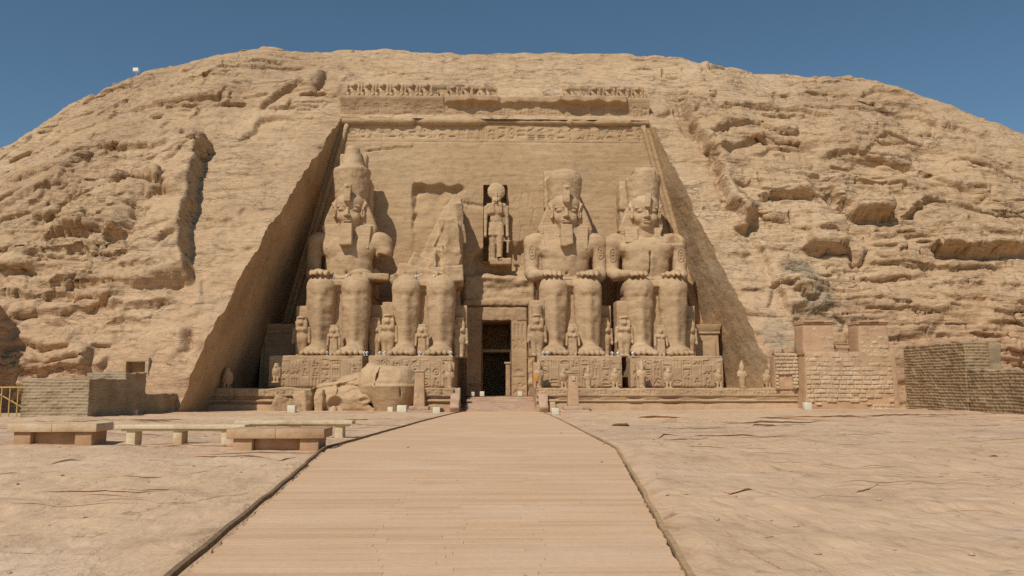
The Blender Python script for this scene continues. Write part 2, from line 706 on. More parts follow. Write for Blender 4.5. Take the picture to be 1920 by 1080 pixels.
M = {}
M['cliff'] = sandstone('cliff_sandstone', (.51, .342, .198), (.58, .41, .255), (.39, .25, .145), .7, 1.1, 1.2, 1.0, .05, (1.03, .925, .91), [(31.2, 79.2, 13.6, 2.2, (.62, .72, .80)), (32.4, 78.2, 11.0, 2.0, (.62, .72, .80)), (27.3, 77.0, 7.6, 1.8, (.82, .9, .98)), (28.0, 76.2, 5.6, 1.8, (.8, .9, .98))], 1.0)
M['facade'] = sandstone('facade_sandstone', (.475, .318, .178), (.525, .368, .22), (.39, .252, .14), .5, .6, .6, 1.6, .06)
M['statue'] = sandstone('statue_sandstone', (.495, .334, .192), (.545, .385, .234), (.41, .272, .155), .45, .45, .8, 1.5, .12)
M['relief'] = sandstone('carved_sandstone', (.46, .305, .175), (.51, .355, .215), (.375, .245, .145), .45, .4, .8, 1.2, .2)
M['plaster'] = sandstone('patched_plaster', (.50, .315, .185), (.53, .345, .21), (.44, .275, .16), .25, .25, .6, .6, .3)
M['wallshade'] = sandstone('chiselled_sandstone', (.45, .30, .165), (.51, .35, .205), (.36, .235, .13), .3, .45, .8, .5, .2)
M['wallsun'] = sandstone('chiselled_sandstone_sunlit', (.53, .37, .215), (.58, .42, .26), (.43, .29, .165), .3, .6, .9, .5, .2)  # paler copy of the same stone, sunlight on the right wall put into colour
M['pinkstone'] = sandstone('pink_sandstone', (.47, .305, .205), (.53, .37, .265), (.38, .235, .155), .4, .5, .8, .8, .3)
M['palestone'] = sandstone('pale_stone_blocks', (.54, .39, .245), (.60, .45, .30), (.44, .30, .18), .3, .6, 1.0, .7, .6)
M['mud'] = sandstone('mud_brick', (.34, .235, .135), (.41, .30, .18), (.265, .18, .098), .4, .35, 1.2, 1.4, .5)
M['mudgreen'] = sandstone('grey_green_mud_brick', (.35, .258, .158), (.42, .32, .205), (.27, .19, .113), .4, .35, 1.2, 1.4, .5)
M['bench'] = sandstone('bench_sandstone', (.58, .41, .25), (.64, .49, .33), (.50, .33, .19), .3, .2, .8, .9, .9)
M['benchbrown'] = sandstone('brown_bench_sandstone', (.45, .275, .15), (.52, .35, .21), (.38, .225, .12), .3, .2, .8, .9, .7)
M['cream'] = sandstone('cream_painted_stone', (.60, .465, .285), (.66, .54, .36), (.47, .325, .175), .35, .2, .8, 1.5, 1.2)


def plain(name, c, rough=.7, metal=0.0, noise_amt=.25, scale=6.0, bump=.1):
    m, nt, b = new_mat(name)
    tc = nt.nodes.new('ShaderNodeTexCoord').outputs['Object']
    n = n_noise(nt, tc, scale, 5, .6)
    lo = tuple(v * (1 - noise_amt) for v in c)
    hi = tuple(min(1, v * (1 + noise_amt * .6)) for v in c)
    nt.links.new(n_ramp(nt, n, [(.3, lo), (.7, hi)]), b.inputs['Base Color'])
    b.inputs['Roughness'].default_value = rough
    b.inputs['Metallic'].default_value = metal
    nt.links.new(n_bump(nt, n, bump, .02), b.inputs['Normal'])
    return m


M['lamp'] = plain('cream_lamp_housing', (.66, .62, .47), .6, 0, .12, 3)
M['white'] = plain('white_lamp_paint', (.80, .78, .72), .5, 0, .08, 8)
M['glass'] = plain('dark_lamp_glass', (.10, .08, .06), .6, 0, .1, 4, 0)
M['yellowmetal'] = plain('yellow_gate_paint', (.52, .34, .11), .55, 0, .2, 9)
M['darkvoid'] = plain('dark_inner_stone', (.05, .034, .022), .95, 0, .3, 2)
M['orange'] = plain('orange_tape', (.75, .27, .03), .7, 0, .15, 9)
M['wooddoor'] = plain('yellow_wood_door', (.46, .27, .085), .6, 0, .25, 5)
M['railwood'] = plain('dark_kerb_timber', (.22, .14, .08), .8, 0, .35, 7, .4)
M['railpale'] = plain('pale_kerb_timber', (.45, .29, .155), .85, 0, .3, 7, .4)
M['person_dark'] = plain('dark_cloth', (.05, .05, .07), .9, 0, .2, 9)


def ground_mat():
    m, nt, b = new_mat('plaza_sandstone')
    p = n_pos(nt)
    big = n_noise(nt, n_map(nt, p, (.05, .12, .1)), 1.0, 4, .55, .8)
    mid = n_noise(nt, n_map(nt, p, (.75, .5, .8), (0, 0, .6)), 1.0, 6, .62, .6)
    fine = n_noise(nt, n_map(nt, p, (3.6, 1.9, 3), (0, 0, .6)), 1.0, 6, .68, .4)
    grain = n_noise(nt, p, 26.0, 4, .7)
    col = n_ramp(nt, big, [(.30, (.50, .325, .198)), (.45, (.58, .39, .24)), (.58, (.61, .42, .258)), (.72, (.53, .342, .208))])
    mc = n_ramp(nt, mid, [(.27, (.70, .66, .62)), (.45, (.98, .97, .97)), (.7, (1.1, 1.1, 1.09))])
    col = n_mix(nt, .85, col, mc, 'MULTIPLY')
    # purple-grey weathered band across the far plaza
    sep = nt.nodes.new('ShaderNodeSeparateXYZ')
    nt.links.new(p, sep.inputs[0])
    yb = n_math(nt, 'ADD', sep.outputs[1], n_math(nt, 'MULTIPLY', mid, 14.0))
    band = n_ramp(nt, n_math(nt, 'MULTIPLY', n_math(nt, 'SUBTRACT', yb, 26.0), 1 / 40), [(.10, (0, 0, 0)), (.25, (1, 1, 1)), (.45, (1, 1, 1)), (.65, (0, 0, 0))])
    bf = n_math(nt, 'MULTIPLY', band, n_ramp(nt, n_noise(nt, n_map(nt, p, (.10, .45, .3)), 1.0, 5, .65, .7), [(.47, (0, 0, 0)), (.62, (.5, .5, .5))]))
    col = n_mix(nt, bf, col, (.34, .235, .205))
    # pale drifted sand
    sf = n_ramp(nt, n_noise(nt, n_map(nt, p, (.16, .35, .3)), 1.0, 5, .6, .5), [(.52, (0, 0, 0)), (.70, (.7, .7, .7))])
    col = n_mix(nt, sf, col, (.65, .47, .325))
    gc = n_ramp(nt, fine, [(.30, (.66, .62, .58)), (.42, (.96, .95, .94)), (.5, (1, 1, 1)), (.75, (1.08, 1.08, 1.07))])
    col = n_mix(nt, .8, col, gc, 'MULTIPLY')
    g2 = n_ramp(nt, grain, [(.25, (.84, .83, .82)), (.5, (1, 1, 1)), (.8, (1.08, 1.08, 1.08))])
    col = n_mix(nt, .7, col, g2, 'MULTIPLY')
    wv = nt.nodes.new('ShaderNodeVectorMath')
    wv.operation = 'ADD'
    nz = nt.nodes.new('ShaderNodeTexNoise')
    nz.inputs['Scale'].default_value = .9
    nz.inputs['Detail'].default_value = 6
    nt.links.new(p, nz.inputs['Vector'])
    nt.links.new(n_map(nt, p, (.16, .30, .3)), wv.inputs[0])
    sv = nt.nodes.new('ShaderNodeVectorMath')
    sv.operation = 'SCALE'
    sv.inputs[3].default_value = .9
    nt.links.new(nz.outputs[1], sv.inputs[0])
    nt.links.new(sv.outputs[0], wv.inputs[1])
    vo = nt.nodes.new('ShaderNodeTexVoronoi')
    vo.feature = 'DISTANCE_TO_EDGE'
    vo.inputs['Scale'].default_value = 1.0
    nt.links.new(wv.outputs[0], vo.inputs['Vector'])
    ck = n_ramp(nt, vo.outputs['Distance'], [(.0, (1, 1, 1)), (.006, (.7, .7, .7)), (.016, (0, 0, 0))])
    msk = n_ramp(nt, n_noise(nt, n_map(nt, p, (.35, .5, .5)), 1.0, 4, .6), [(.50, (0, 0, 0)), (.60, (.75, .75, .75))])
    ckf = n_math(nt, 'MULTIPLY', ck, msk)
    col = n_mix(nt, ckf, col, (.24, .155, .095))
    nt.links.new(col, b.inputs['Base Color'])
    nb = n_bump(nt, ckf, -.6, .05)
    dap = n_noise(nt, n_map(nt, p, (2.6, 1.0, 1), (0, 0, .6)), 1.0, 4, .55, .6)
    nb = n_bump(nt, dap, .7, .12, nb)
    nb = n_bump(nt, mid, .6, .14, nb)
    nb = n_bump(nt, fine, .55, .035, nb)
    nb = n_bump(nt, grain, .5, .006, nb)
    nt.links.new(nb, b.inputs['Normal'])
    return m


M['ground'] = ground_mat()


def plank_mat():
    m, nt, b = new_mat('boardwalk_planks')
    g = nt.nodes.new('ShaderNodeNewGeometry')
    p = g.outputs['Position']
    isl = g.outputs['Random Per Island']
    # every board has its own piece of the grain
    off = nt.nodes.new('ShaderNodeVectorMath')
    off.operation = 'ADD'
    cmb = nt.nodes.new('ShaderNodeCombineXYZ')
    nt.links.new(n_math(nt, 'MULTIPLY', isl, 31.0), cmb.inputs[0])
    nt.links.new(n_math(nt, 'MULTIPLY', isl, 57.0), cmb.inputs[2])
    nt.links.new(p, off.inputs[0])
    nt.links.new(cmb.outputs[0], off.inputs[1])
    v = off.outputs[0]
    grain = n_noise(nt, n_map(nt, v, (.9, 22, 6)), 1.0, 6, .65, .5)
    dirt = n_noise(nt, n_map(nt, p, (.35, .6, 1)), 1.0, 5, .6, .4)
    sand = n_noise(nt, p, 18.0, 4, .7)
    base = n_ramp(nt, isl, [(0, (.54, .342, .202)), (.35, (.61, .40, .24)), (.7, (.64, .42, .252)), (1, (.57, .362, .215))])
    gc = n_ramp(nt, grain, [(.28, (.74, .70, .66)), (.48, (.98, .97, .96)), (.7, (1.05, 1.05, 1.04))])
    col = n_mix(nt, .4, base, gc, 'MULTIPLY')
    df = n_ramp(nt, dirt, [(.46, (0, 0, 0)), (.70, (.8, .8, .8))])
    col = n_mix(nt, df, col, (.66, .46, .30))
    sc = n_ramp(nt, sand, [(.28, (.84, .83, .81)), (.5, (1, 1, 1)), (.78, (1.08, 1.08, 1.07))])
    col = n_mix(nt, .7, col, sc, 'MULTIPLY')
    nt.links.new(col, b.inputs['Base Color'])
    nb = n_bump(nt, grain, .25, .006)
    nb = n_bump(nt, sand, .3, .004, nb)
    nt.links.new(nb, b.inputs['Normal'])
    return m


M['planks'] = plank_mat()

# ------------------------------------------------------------------ the rock hill
FY, FS = 88.0, 0.07                                  # facade plane  Y = FY + FS z
ELa, ELb, ERa, ERb = -25.70, 0.2405, 25.66, -0.2265   # side edges of the recess  X = a + b z
ZT = 33.3                                            # height where cliff and facade meet
PZ = np.array([-2, 0, 2.5, 6, 11, 16, 20, 26, 30, 33.3, 38.5, 43.5, 47.3, 49.6, 50.7, 51.0, 48.5, 40])
PL = np.array([65.2, 65.9, 66.4, 67.2, 70.9, 74.3, 77.3, 83.2, 86.6, 89.8, 93.4, 98.2, 104, 110, 117, 126, 150, 190])
PR = np.array([74.8, 75.0, 75.3, 76.1, 78.2, 80.8, 82.7, 85.7, 87.9, 89.8, 93.4, 98.2, 104, 110, 117, 126, 150, 190])
SPLAY = .12                                          # the right side wall opens outwards a little
PM = (PL + PR) / 2
ARC = np.concatenate([[0], np.cumsum(np.hypot(np.diff(PM), np.diff(PZ)))])
S_TOP = float(np.interp(ZT, PZ[:15], ARC[:15]))
# fine rows, snapped so that one row lies exactly on the facade top
DS = 0.125
s_lo = np.linspace(0, S_TOP, int(round(S_TOP / DS)) + 1)
s_hi = S_TOP + np.arange(1, int((ARC[14] + 4 - S_TOP) / DS)) * DS
s_far = np.linspace(s_hi[-1] + .6, ARC[-1], 40)
SROW = np.concatenate([s_lo, s_hi, s_far])
R_TOP = len(s_lo) - 1


def smooth1(a, n):
    k = np.ones(n) / n
    return np.convolve(np.pad(a, n // 2, mode='edge'), k, mode='valid')[:len(a)]


_ss = np.arange(0, ARC[-1], .25)
_zp, _lp, _rp = [smooth1(np.interp(_ss, ARC, q), 13) for q in (PZ, PL, PR)]


def prof(s):
    return np.interp(s, _ss, _zp), np.interp(s, _ss, _lp), np.interp(s, _ss, _rp)


# skyline of the hill -> how far the profile is lowered towards both ends
SKY = [(-700, 520), (-300, 400), (0, 287), (60, 262), (130, 225), (190, 190), (250, 156), (285, 138), (340, 122), (400, 106), (470, 97), (540, 93), (700, 90), (850, 90), (980, 90),
       (1100, 96), (1160, 107), (1290, 124), (1420, 140), (1520, 148), (1600, 157), (1640, 160), (1690, 170), (1730, 187), (1800, 216), (1860, 241), (1920, 268), (2200, 380), (2700, 520)]
_kx, _kv = [], []
_zc, _lc, _rc = prof(_ss)
for (sx, sy) in SKY:
    best, bx = 9, 0
    r = ray(sx, sy)
    # the profile scaled by k touches the sight line
    Yv = _lc * .5 + _rc * .5
    need = (EYE + r[2] / r[1] * Yv) / np.maximum(_zc, 1)
    sel = (_zc > 30)
    i = np.argmin(np.where(sel, need, 9))
    _kx.append(r[0] / r[1] * Yv[i])
    _kv.append(need[i])
_kx, _kv = np.array(_kx), np.array(_kv)


def kfac(X):
    w = sstep(19, 34, np.abs(X))
    return 1 + (np.interp(X, _kx, _kv) - 1) * np.where(np.abs(X) < 26, w, 1) * w


def base_point(X, s):
    z, yl, yr = prof(s)
    w = sstep(-12, 12, X)
    return yl * (1 - w) + yr * w, z * kfac(X)


def cliff_at(x, y):
    """photo pixel -> (X, s) on the bare hill surface"""
    s0 = np.arange(1, ARC[14] + 6, .1)
    r = ray(x, y)
    X = np.zeros_like(s0)
    Yb = np.full_like(s0, 85.0)
    for _ in range(4):
        X = r[0] / r[1] * Yb
        Yb, Z = base_point(X, s0)
    e = (Z - EYE) / Yb - r[2] / r[1]
    i = np.nonzero((e[:-1] < 0) & (e[1:] >= 0))[0]
    i = i[0] if len(i) else int(np.argmin(np.abs(e)))
    return X[i], s0[i]


# columns: left wing, middle above the facade, right wing
_u = np.concatenate([np.arange(0, 50, .125), 50 + np.cumsum(np.linspace(.3, 8, 22))])
zrow, _, _ = prof(SROW)
zedge = np.minimum(zrow, ZT)
zedge[R_TOP:] = ZT
eL = ELa + ELb * zedge
_yr = np.interp(SROW, _ss, _rp)
_yr[R_TOP:] = _yr[R_TOP]
eR = ERa + ERb * zedge + SPLAY * np.maximum(0, FY + FS * zedge - _yr)
nm = 280
XL = eL[:, None] - _u[::-1][None, :]
tm = np.linspace(0, 1, nm)
XM = eL[:, None] + (eR - eL)[:, None] * tm[None, 1:-1]
XR = eR[:, None] + _u[None, :]
X = np.concatenate([XL, XM, XR], 1)
S = np.repeat(SROW[:, None], X.shape[1], 1)
NCL, NCM = XL.shape[1], XM.shape[1]
Yb, Zb = base_point(X, S)
# local outward direction of the bare surface, in the Y, Z plane
_dz = np.gradient(Zb, axis=0)
_dy = np.gradient(Yb, axis=0)
_ln = np.hypot(_dz, _dy) + 1e-9
NY, NZ = -_dz / _ln, _dy / _ln

# how rough: the strips dressed flat beside the recess are calm, the natural rock outside is not
dl = np.where(X < 0, eL[:, None] - X, X - eR[:, None])
zz = Zb
roughL = sstep(9.5, 13, dl + 1.2 * noise(zz * .25, X * .1)) * (X < 0)
wR = np.interp(zz, [0, 8, 14, 20, 25, 30, 34], [4.0, 4.0, 4.5, 4.2, 4.5, 3.2, 2.5])
roughR = sstep(0, 2.0, dl - wR + .8 * noise(zz * .3, X * .2)) * (X >= 0)
rough = np.maximum(roughL, roughR)
top = sstep(33, 39, zz)
rough = rough * (1 - .45 * sstep(38, 46, zz)) + .55 * top * (1 - rough)
rough = rough * (1 - .8 * sstep(-34.5, -33, X) * sstep(8.5, 7, zz) * (X < 0))
rough = np.clip(rough, .22, 1)

wz = 1.1 * noise(X * .045, S * .05, 1.3) + .35 * noise(X * .2, S * .2, 4.1) + .016 * X * np.sign(X)
D = rough * (1.2 * fbm(X * .07, S * .085, 2.2, 3) + .35 * fbm(X * .22, S * .4, 5.5, 3))


def strata(S, X, h, wj, seed, amp, joint, edge=.18):
    """courses of bedded rock: every bed sticks out differently and is cut by joints"""
    q = S / h
    q = q + .45 * noise(q * .5, X * .05, seed)
    i = np.floor(q).astype(int)
    fr = q - i
    xo = X + .5 * noise(X * .3, S * .5, seed + .5) * wj * .4
    w = wj * (.6 + .9 * rnd(i, seed))
    jx = xo / w + rnd(i, seed + 1) * 9
    j = np.floor(jx).astype(int)
    fx = jx - j
    r0 = rnd(i, j, seed + 2) - .5
    r1 = noise(X / (wj * 2.2), i * .77 + seed, .5)
    p = amp * (1.0 * r0 + .8 * r1)
    nose = -np.exp(-fr / edge) * 1.0 - .35 * np.exp(-(1 - fr) / edge)
    jw = np.minimum(fx, 1 - fx) * w
    on = sstep(-.15, .35, noise(X * .06 + seed, S * .10, seed * .7))
    return (p + amp * .5 * nose) * (.25 + .75 * on) - joint * on * np.exp(-(jw / .2) ** 2)


Sw = S + wz
calm = 1 - .45 * sstep(22, 32, zz) * (X < 0) - .25 * sstep(26, 34, zz) * (X > 0)
D += calm * rough * strata(Sw, X, 2.7, 7.5, 3, .95, .5)
D += calm * rough * strata(Sw + .8, X, 1.35, 4.4, 23, .34, .25)


def fault(pts, p, h, wob=.5, groove=.0, gw=.18, fade=1.5, seed=0.0, world=None, hf=.06):
    """a ledge or crack along a traced line: rock on the left of its direction stands p proud and fades over h"""
    global D
    P = np.array([cliff_at(*q) for q in pts]) if world is None else np.array(world)
    m = 3 * h + 2
    x0, x1 = P[:, 0].min() - m, P[:, 0].max() + m
    y0, y1 = P[:, 1].min() - m, P[:, 1].max() + m
    rs = np.nonzero((SROW > y0) & (SROW < y1))[0]
    if len(rs) == 0:
        return
    rs = slice(rs[0], rs[-1] + 1)
    cs = np.nonzero((X[rs].max(0) > x0) & (X[rs].min(0) < x1))[0]
    if len(cs) == 0:
        return
    cs = slice(cs[0], cs[-1] + 1)
    x, y = X[rs, cs], S[rs, cs]
    x = x + wob * .9 * noise(x * .55, y * .55, seed + 1.1) + wob * hf * noise(x * 2.2, y * 2.2, seed + 4)
    y = y + wob * .6 * noise(x * .5, y * .8, seed + 8.2) + wob * hf * noise(x * 2.2, y * 2.5, seed)
    bd, sg, tt = np.full(x.shape, 1e9), np.ones(x.shape), np.zeros(x.shape)
    seg = np.hypot(*(np.diff(P, axis=0).T))
    cum = np.concatenate([[0], np.cumsum(seg)])
    over = np.zeros(x.shape)
    for k in range(len(P) - 1):
        e = P[k + 1] - P[k]
        L = seg[k] + 1e-9
        tr = ((x - P[k, 0]) * e[0] + (y - P[k, 1]) * e[1]) / L
        t = np.clip(tr, 0, L)
        dx, dy = x - P[k, 0] - e[0] / L * t, y - P[k, 1] - e[1] / L * t
        d = np.hypot(dx, dy)
        c = e[0] * (y - P[k, 1]) - e[1] * (x - P[k, 0])
        b = d < bd
        bd = np.where(b, d, bd)
        sg = np.where(b, np.sign(c), sg)
        tt = np.where(b, cum[k] + t, tt)
    tap = sstep(0, fade, tt) * sstep(0, fade, cum[-1] - tt)
    tap = np.maximum(tap, .0)
    D[rs, cs] += np.where(sg > 0, p * np.exp(-bd / h), -.22 * p * np.exp(-bd / (.35 * h + .1))) * tap
    if groove:
        D[rs, cs] -= groove * np.exp(-(bd / gw) ** 2) * sstep(-.2, .4, tt) * tap


# --- long bedding ledges
for i_, (pts_, p_) in enumerate([([(1520, 300), (1600, 292), (1700, 312), (1800, 346)], .5), ([(1560, 342), (1660, 345), (1760, 352)], .4), ([(1640, 500), (1760, 506), (1900, 496)], .6), ([(1600, 572), (1700, 582), (1800, 590)], .5),
                                  ([(1340, 216), (1420, 205), (1500, 212), (1600, 236)], .6), ([(1450, 170), (1560, 178), (1680, 214), (1800, 250)], .5), ([(1620, 455), (1680, 450), (1740, 440)], .4), ([(1780, 300), (1850, 315), (1930, 345)], .5),
                                  ([(10, 422), (70, 420), (125, 428)], .7), ([(-20, 482), (40, 478), (82, 470)], .7), ([(100, 302), (200, 286), (330, 292)], .6), ([(-20, 562), (120, 560), (240, 576), (335, 568)], .8),
                                  ([(-10, 642), (100, 650), (162, 642)], .7), ([(60, 585), (150, 580), (230, 590)], .5), ([(200, 520), (270, 512), (340, 520)], .6), ([(20, 350), (90, 338), (150, 330)], .5), ([(230, 215), (330, 200), (450, 190)], .5), ([(330, 160), (420, 140), (520, 128)], .5)]):
    fault(pts_, p_, 2.2, .8, .35, .22, 2.0, 100 + i_ * 3.1)
# --- left wing: the shoulder of natural rock, its overhangs and cracks
fault([(362, 535), (352, 470), (352, 430), (360, 395), (370, 345), (378, 300), (400, 270)], 2.3, 7, .3, seed=1, hf=.02)
fault([(205, 378), (262, 366), (310, 376), (350, 392)], 1.2, 2.5, .6, .5, .3, seed=2)
fault([(118, 382), (160, 366), (205, 362)], .9, 2.2, .6, .4, .3, seed=3)
fault([(82, 462), (120, 455), (160, 458), (196, 468)], 1.5, 1.6, .6, .8, .35, seed=4)
fault([(192, 468), (222, 462), (255, 458)], 1.6, 1.6, .5, .8, .35, seed=5)
fault([(188, 452), (186, 432), (172, 424)], 1.0, 1.3, .4, .9, .4, seed=6)
fault([(250, 330), (280, 352), (300, 330)], .9, 2.0, .6, .3, .3, seed=7)
fault([(300, 490), (330, 462), (345, 470)], .9, 1.6, .6, .3, .3, seed=8)
fault([(75, 492), (130, 488), (192, 492)], 1.0, 1.3, .5, .4, .3, seed=9)
fault([(0, 528), (40, 526), (85, 515)], .7, 1.6, .5, .3, .3, seed=10)
fault([(85, 545), (180, 540), (260, 548), (325, 540), (352, 520)], .7, 1.5, .6, .3, .25, seed=11)
fault([(0, 600), (60, 590), (110, 600)], .6, 1.5, .5, .3, .25, seed=12)
fault([(180, 610), (240, 600), (300, 612)], .5, 1.2, .5, .2, .25, seed=13)
fault([(352, 662), (350, 640), (357, 612)], 1.0, 1.0, .25, 1.1, .35, .5, seed=14)
fault([(450, 268), (470, 252), (482, 236), (492, 226), (530, 222), (562, 230)], .55, 2.2, .5, .25, .2, seed=15)
fault([(480, 212), (520, 182), (560, 162), (590, 172)], .8, 2.5, .6, .2, .25, seed=16)
fault([(588, 182), (596, 160), (612, 132)], 1.0, 3.0, .4, .8, .3, seed=17)
fault([(372, 406), (410, 408), (448, 407)], .35, .8, .3, .35, .2, seed=18)
fault([(450, 408), (453, 392), (462, 380)], .5, .9, .3, .3, .2, seed=19)
fault([(440, 470), (470, 466), (498, 455)], .7, 1.0, .4, .4, .25, seed=20)
fault([(420, 470), (425, 462)], .5, .5, .2, 1.0, .4, .3, seed=21)
fault([(330, 600), (360, 590), (400, 582)], .4, 1.0, .5, .25, .2, seed=22)
fault([(160, 708), (168, 672), (180, 640)], 1.3, 3.0, .3, .2, .2, seed=23)
fault([(184, 708), (190, 685), (204, 655)], 1.0, 1.2, .25, .3, .25, seed=24)
fault([(62, 705), (90, 690), (150, 694)], .5, 1.0, .4, .3, .2, seed=25)
fault([(92, 636), (104, 606), (134, 604)], -.35, 1.6, .2, .15, .2, .8, seed=26)
fault([(175, 600), (182, 588), (205, 584)], -.3, 1.6, .2, .15, .2, .8, seed=27)
fault([(300, 330), (350, 312), (395, 282)], .5, 2.0, .6, .2, .25, seed=28)
fault([(170, 285), (230, 270), (270, 262)], .5, 2.0, .7, .15, .25, seed=29)
fault([(120, 330), (160, 318), (190, 296)], .6, 2.0, .6, .2, .25, seed=30)
fault([(640, 150), (700, 142), (735, 118), (800, 128), (830, 142)], .35, 1.6, .6, .15, .2, seed=31)
fault([(828, 142), (832, 118), (838, 108)], .7, 2.0, .3, .5, .25, .6, seed=32)
fault([(838, 138), (880, 132), (930, 118), (975, 112)], .5, 1.6, .6, .2, .2, seed=33)
fault([(640, 182), (648, 165), (652, 150)], .9, 2.0, .3, .4, .25, .5, seed=34)
fault([(915, 162), (918, 152), (930, 148)], .5, 1.0, .3, .5, .25, .4, seed=35)
fault([(960, 118), (972, 150), (985, 162)], .3, 1.5, .4, .2, .2, .6, seed=36)
fault([(1090, 150), (1150, 148), (1185, 162)], .3, 1.2, .5, .15, .2, seed=37)
# --- right wing
fault([(1268, 185), (1290, 225), (1315, 265), (1338, 300), (1350, 340), (1366, 380), (1392, 424)], 2.0, 7, .8, .5, .4, seed=41)
fault([(1325, 262), (1370, 246), (1400, 238), (1440, 246), (1500, 262)], .9, 1.8, .6, .35, .3, seed=42)
fault([(1335, 300), (1380, 280), (1430, 262), (1480, 272), (1520, 292)], .8, 2.0, .6, .3, .3, seed=43)
fault([(1372, 425), (1400, 428), (1425, 400), (1424, 385)], 1.6, 2.5, .5, 1.0, .5, seed=44)
fault([(1420, 386), (1450, 372), (1500, 372), (1530, 378)], 1.3, 3.0, .6, .5, .35, seed=45)
fault([(1536, 355), (1556, 368), (1562, 392)], 1.3, 2.0, .4, .9, .4, .6, seed=46)
fault([(1578, 402), (1600, 414), (1640, 418), (1668, 412)], 2.6, 3.5, .5, .7, .4, 1.0, seed=47)
fault([(1668, 415), (1668, 390), (1660, 362)], 1.4, 2.0, .4, .8, .4, .8, seed=48)
fault([(1668, 416), (1690, 416), (1712, 398), (1726, 374)], 1.2, 2.0, .5, .5, .35, seed=49)
fault([(1498, 465), (1530, 478), (1570, 476), (1592, 470)], 2.2, 2.6, .4, .6, .4, .8, seed=50)
fault([(1590, 470), (1600, 496), (1618, 492)], 1.3, 1.6, .35, .8, .4, .5, seed=51)
fault([(1718, 388), (1745, 372), (1790, 372), (1840, 390), (1880, 388), (1930, 392)], 1.0, 3.0, .6, .5, .35, seed=52)
fault([(1738, 452), (1765, 472), (1820, 478), (1880, 476), (1935, 468)], 2.2, 3.6, .7, .6, .4, seed=53)
fault([(1402, 300), (1450, 285), (1502, 284)], .5, 1.6, .5, .2, .2, seed=54)
fault([(1600, 300), (1640, 280), (1660, 288)], .4, 1.2, .5, .2, .2, seed=55)
fault([(1450, 225), (1490, 216), (1515, 226)], .7, 1.4, .5, .3, .25, seed=56)
fault([(1316, 140), (1360, 134), (1420, 150)], .8, 1.5, .5, .3, .25, seed=57)
fault([(1250, 160), (1290, 170), (1330, 192)], .5, 1.5, .5, .2, .25, seed=58)
fault([(1455, 190), (1520, 200), (1580, 206)], .5, 1.6, .6, .2, .25, seed=59)
fault([(1610, 178), (1640, 170), (1690, 180), (1722, 192)], .8, 1.4, .5, .3, .25, seed=60)
fault([(1640, 200), (1700, 206), (1760, 220)], .6, 1.3, .6, .3, .25, seed=61)
fault([(1760, 235), (1810, 240), (1860, 262)], .6, 1.3, .6, .3, .25, seed=62)
fault([(1560, 250), (1600, 262), (1680, 270)], .4, 1.6, .6, .2, .25, seed=63)
fault([(1620, 520), (1690, 526), (1750, 520)], .5, 1.3, .6, .25, .25, seed=64)
fault([(1750, 560), (1810, 566), (1880, 570)], .5, 1.2, .6, .25, .25, seed=65)
fault([(1830, 600), (1880, 608), (1930, 606)], .5, 1.2, .6, .25, .25, seed=66)
fault([(1720, 545), (1760, 538), (1850, 535)], .4, 1.2, .6, .2, .2, seed=67)
fault([(1400, 430), (1425, 470), (1450, 530), (1488, 595)], 1.0, 3.0, .6, .2, .3, seed=68)
fault([(1455, 520), (1480, 540), (1510, 560), (1540, 560)], .9, 1.6, .6, .5, .35, seed=69)
fault([(1370, 470), (1392, 478), (1410, 470)], .6, .9, .4, .4, .3, .4, seed=70)
fault([(1440, 580), (1446, 560), (1452, 545)], .4, .8, .3, .4, .2, .3, seed=71)
fault([(1282, 208), (1296, 220), (1312, 212)], .7, 1.2, .4, .5, .3, .4, seed=72)
fault([(1215, 205), (1240, 214), (1262, 205)], .7, 1.2, .4, .5, .3, .4, seed=73)
# the zone beside the recess keeps its cut edge; above the facade the rock is dressed for the cornice and the baboons
edge = np.exp(-np.maximum(dl, 0) / 1.3)
D = D * (1 - .75 * edge) + edge * (.55 * noise(S * .22, X * .1, 3) + .40 * noise(S * .7, X * .3, 8) + .18 * noise(S * 2.1, X * .3, 5))
cal = sstep(40.6, 38.9, zz) * sstep(-19.4, -17.9, X) * sstep(19.6, 18.3, X) * (zz > ZT - .3)
D = D * (1 - cal)
(_xa, _sa), (_xb, _sb) = cliff_at(200, 770), cliff_at(338, 648)
flat = sstep(_xa - .3, _xa + .3, X) * sstep(_xb + .3, _xb - 1.2, X) * sstep(_sb + .8, _sb, S + .5 * noise(X * .4, 1.0, 6))
D = D * (1 - .92 * flat)
# unseen rock bulge added at the left end, shaped to cast shade behind the gate
D += 5.6 * sstep(-40.3, -41.3, X + .3 * noise(S * .3, X * .2, 2)) * sstep(8.0, 6.6, zz + .8 * noise(X * .2, S * .1, 5)) * sstep(-70, -60, X)

# first pass gives the big forms, worn round; a second pass cuts the beds and cracks along the new surface
A = np.stack([X, Yb + NY * D, Zb + NZ * D], -1)
fixed = np.zeros(X.shape, bool)
fixed[:R_TOP + 1, NCL - 1:NCL + NCM + 1] = True
for it in range(3):
    B = A.copy()
    B[1:-1, 1:-1] = .5 * A[1:-1, 1:-1] + .125 * (A[:-2, 1:-1] + A[2:, 1:-1] + A[1:-1, :-2] + A[1:-1, 2:])
    B[fixed] = A[fixed]
    B[:R_TOP + 1, NCL - 1] = A[:R_TOP + 1, NCL - 1]
    B[:R_TOP + 1, NCL + NCM] = A[:R_TOP + 1, NCL + NCM]
    A = B


def normals(A):
    du = np.gradient(A, axis=1)
    dv = np.gradient(A, axis=0)
    n = np.cross(du, dv)
    return n / (np.linalg.norm(n, axis=-1, keepdims=True) + 1e-9)


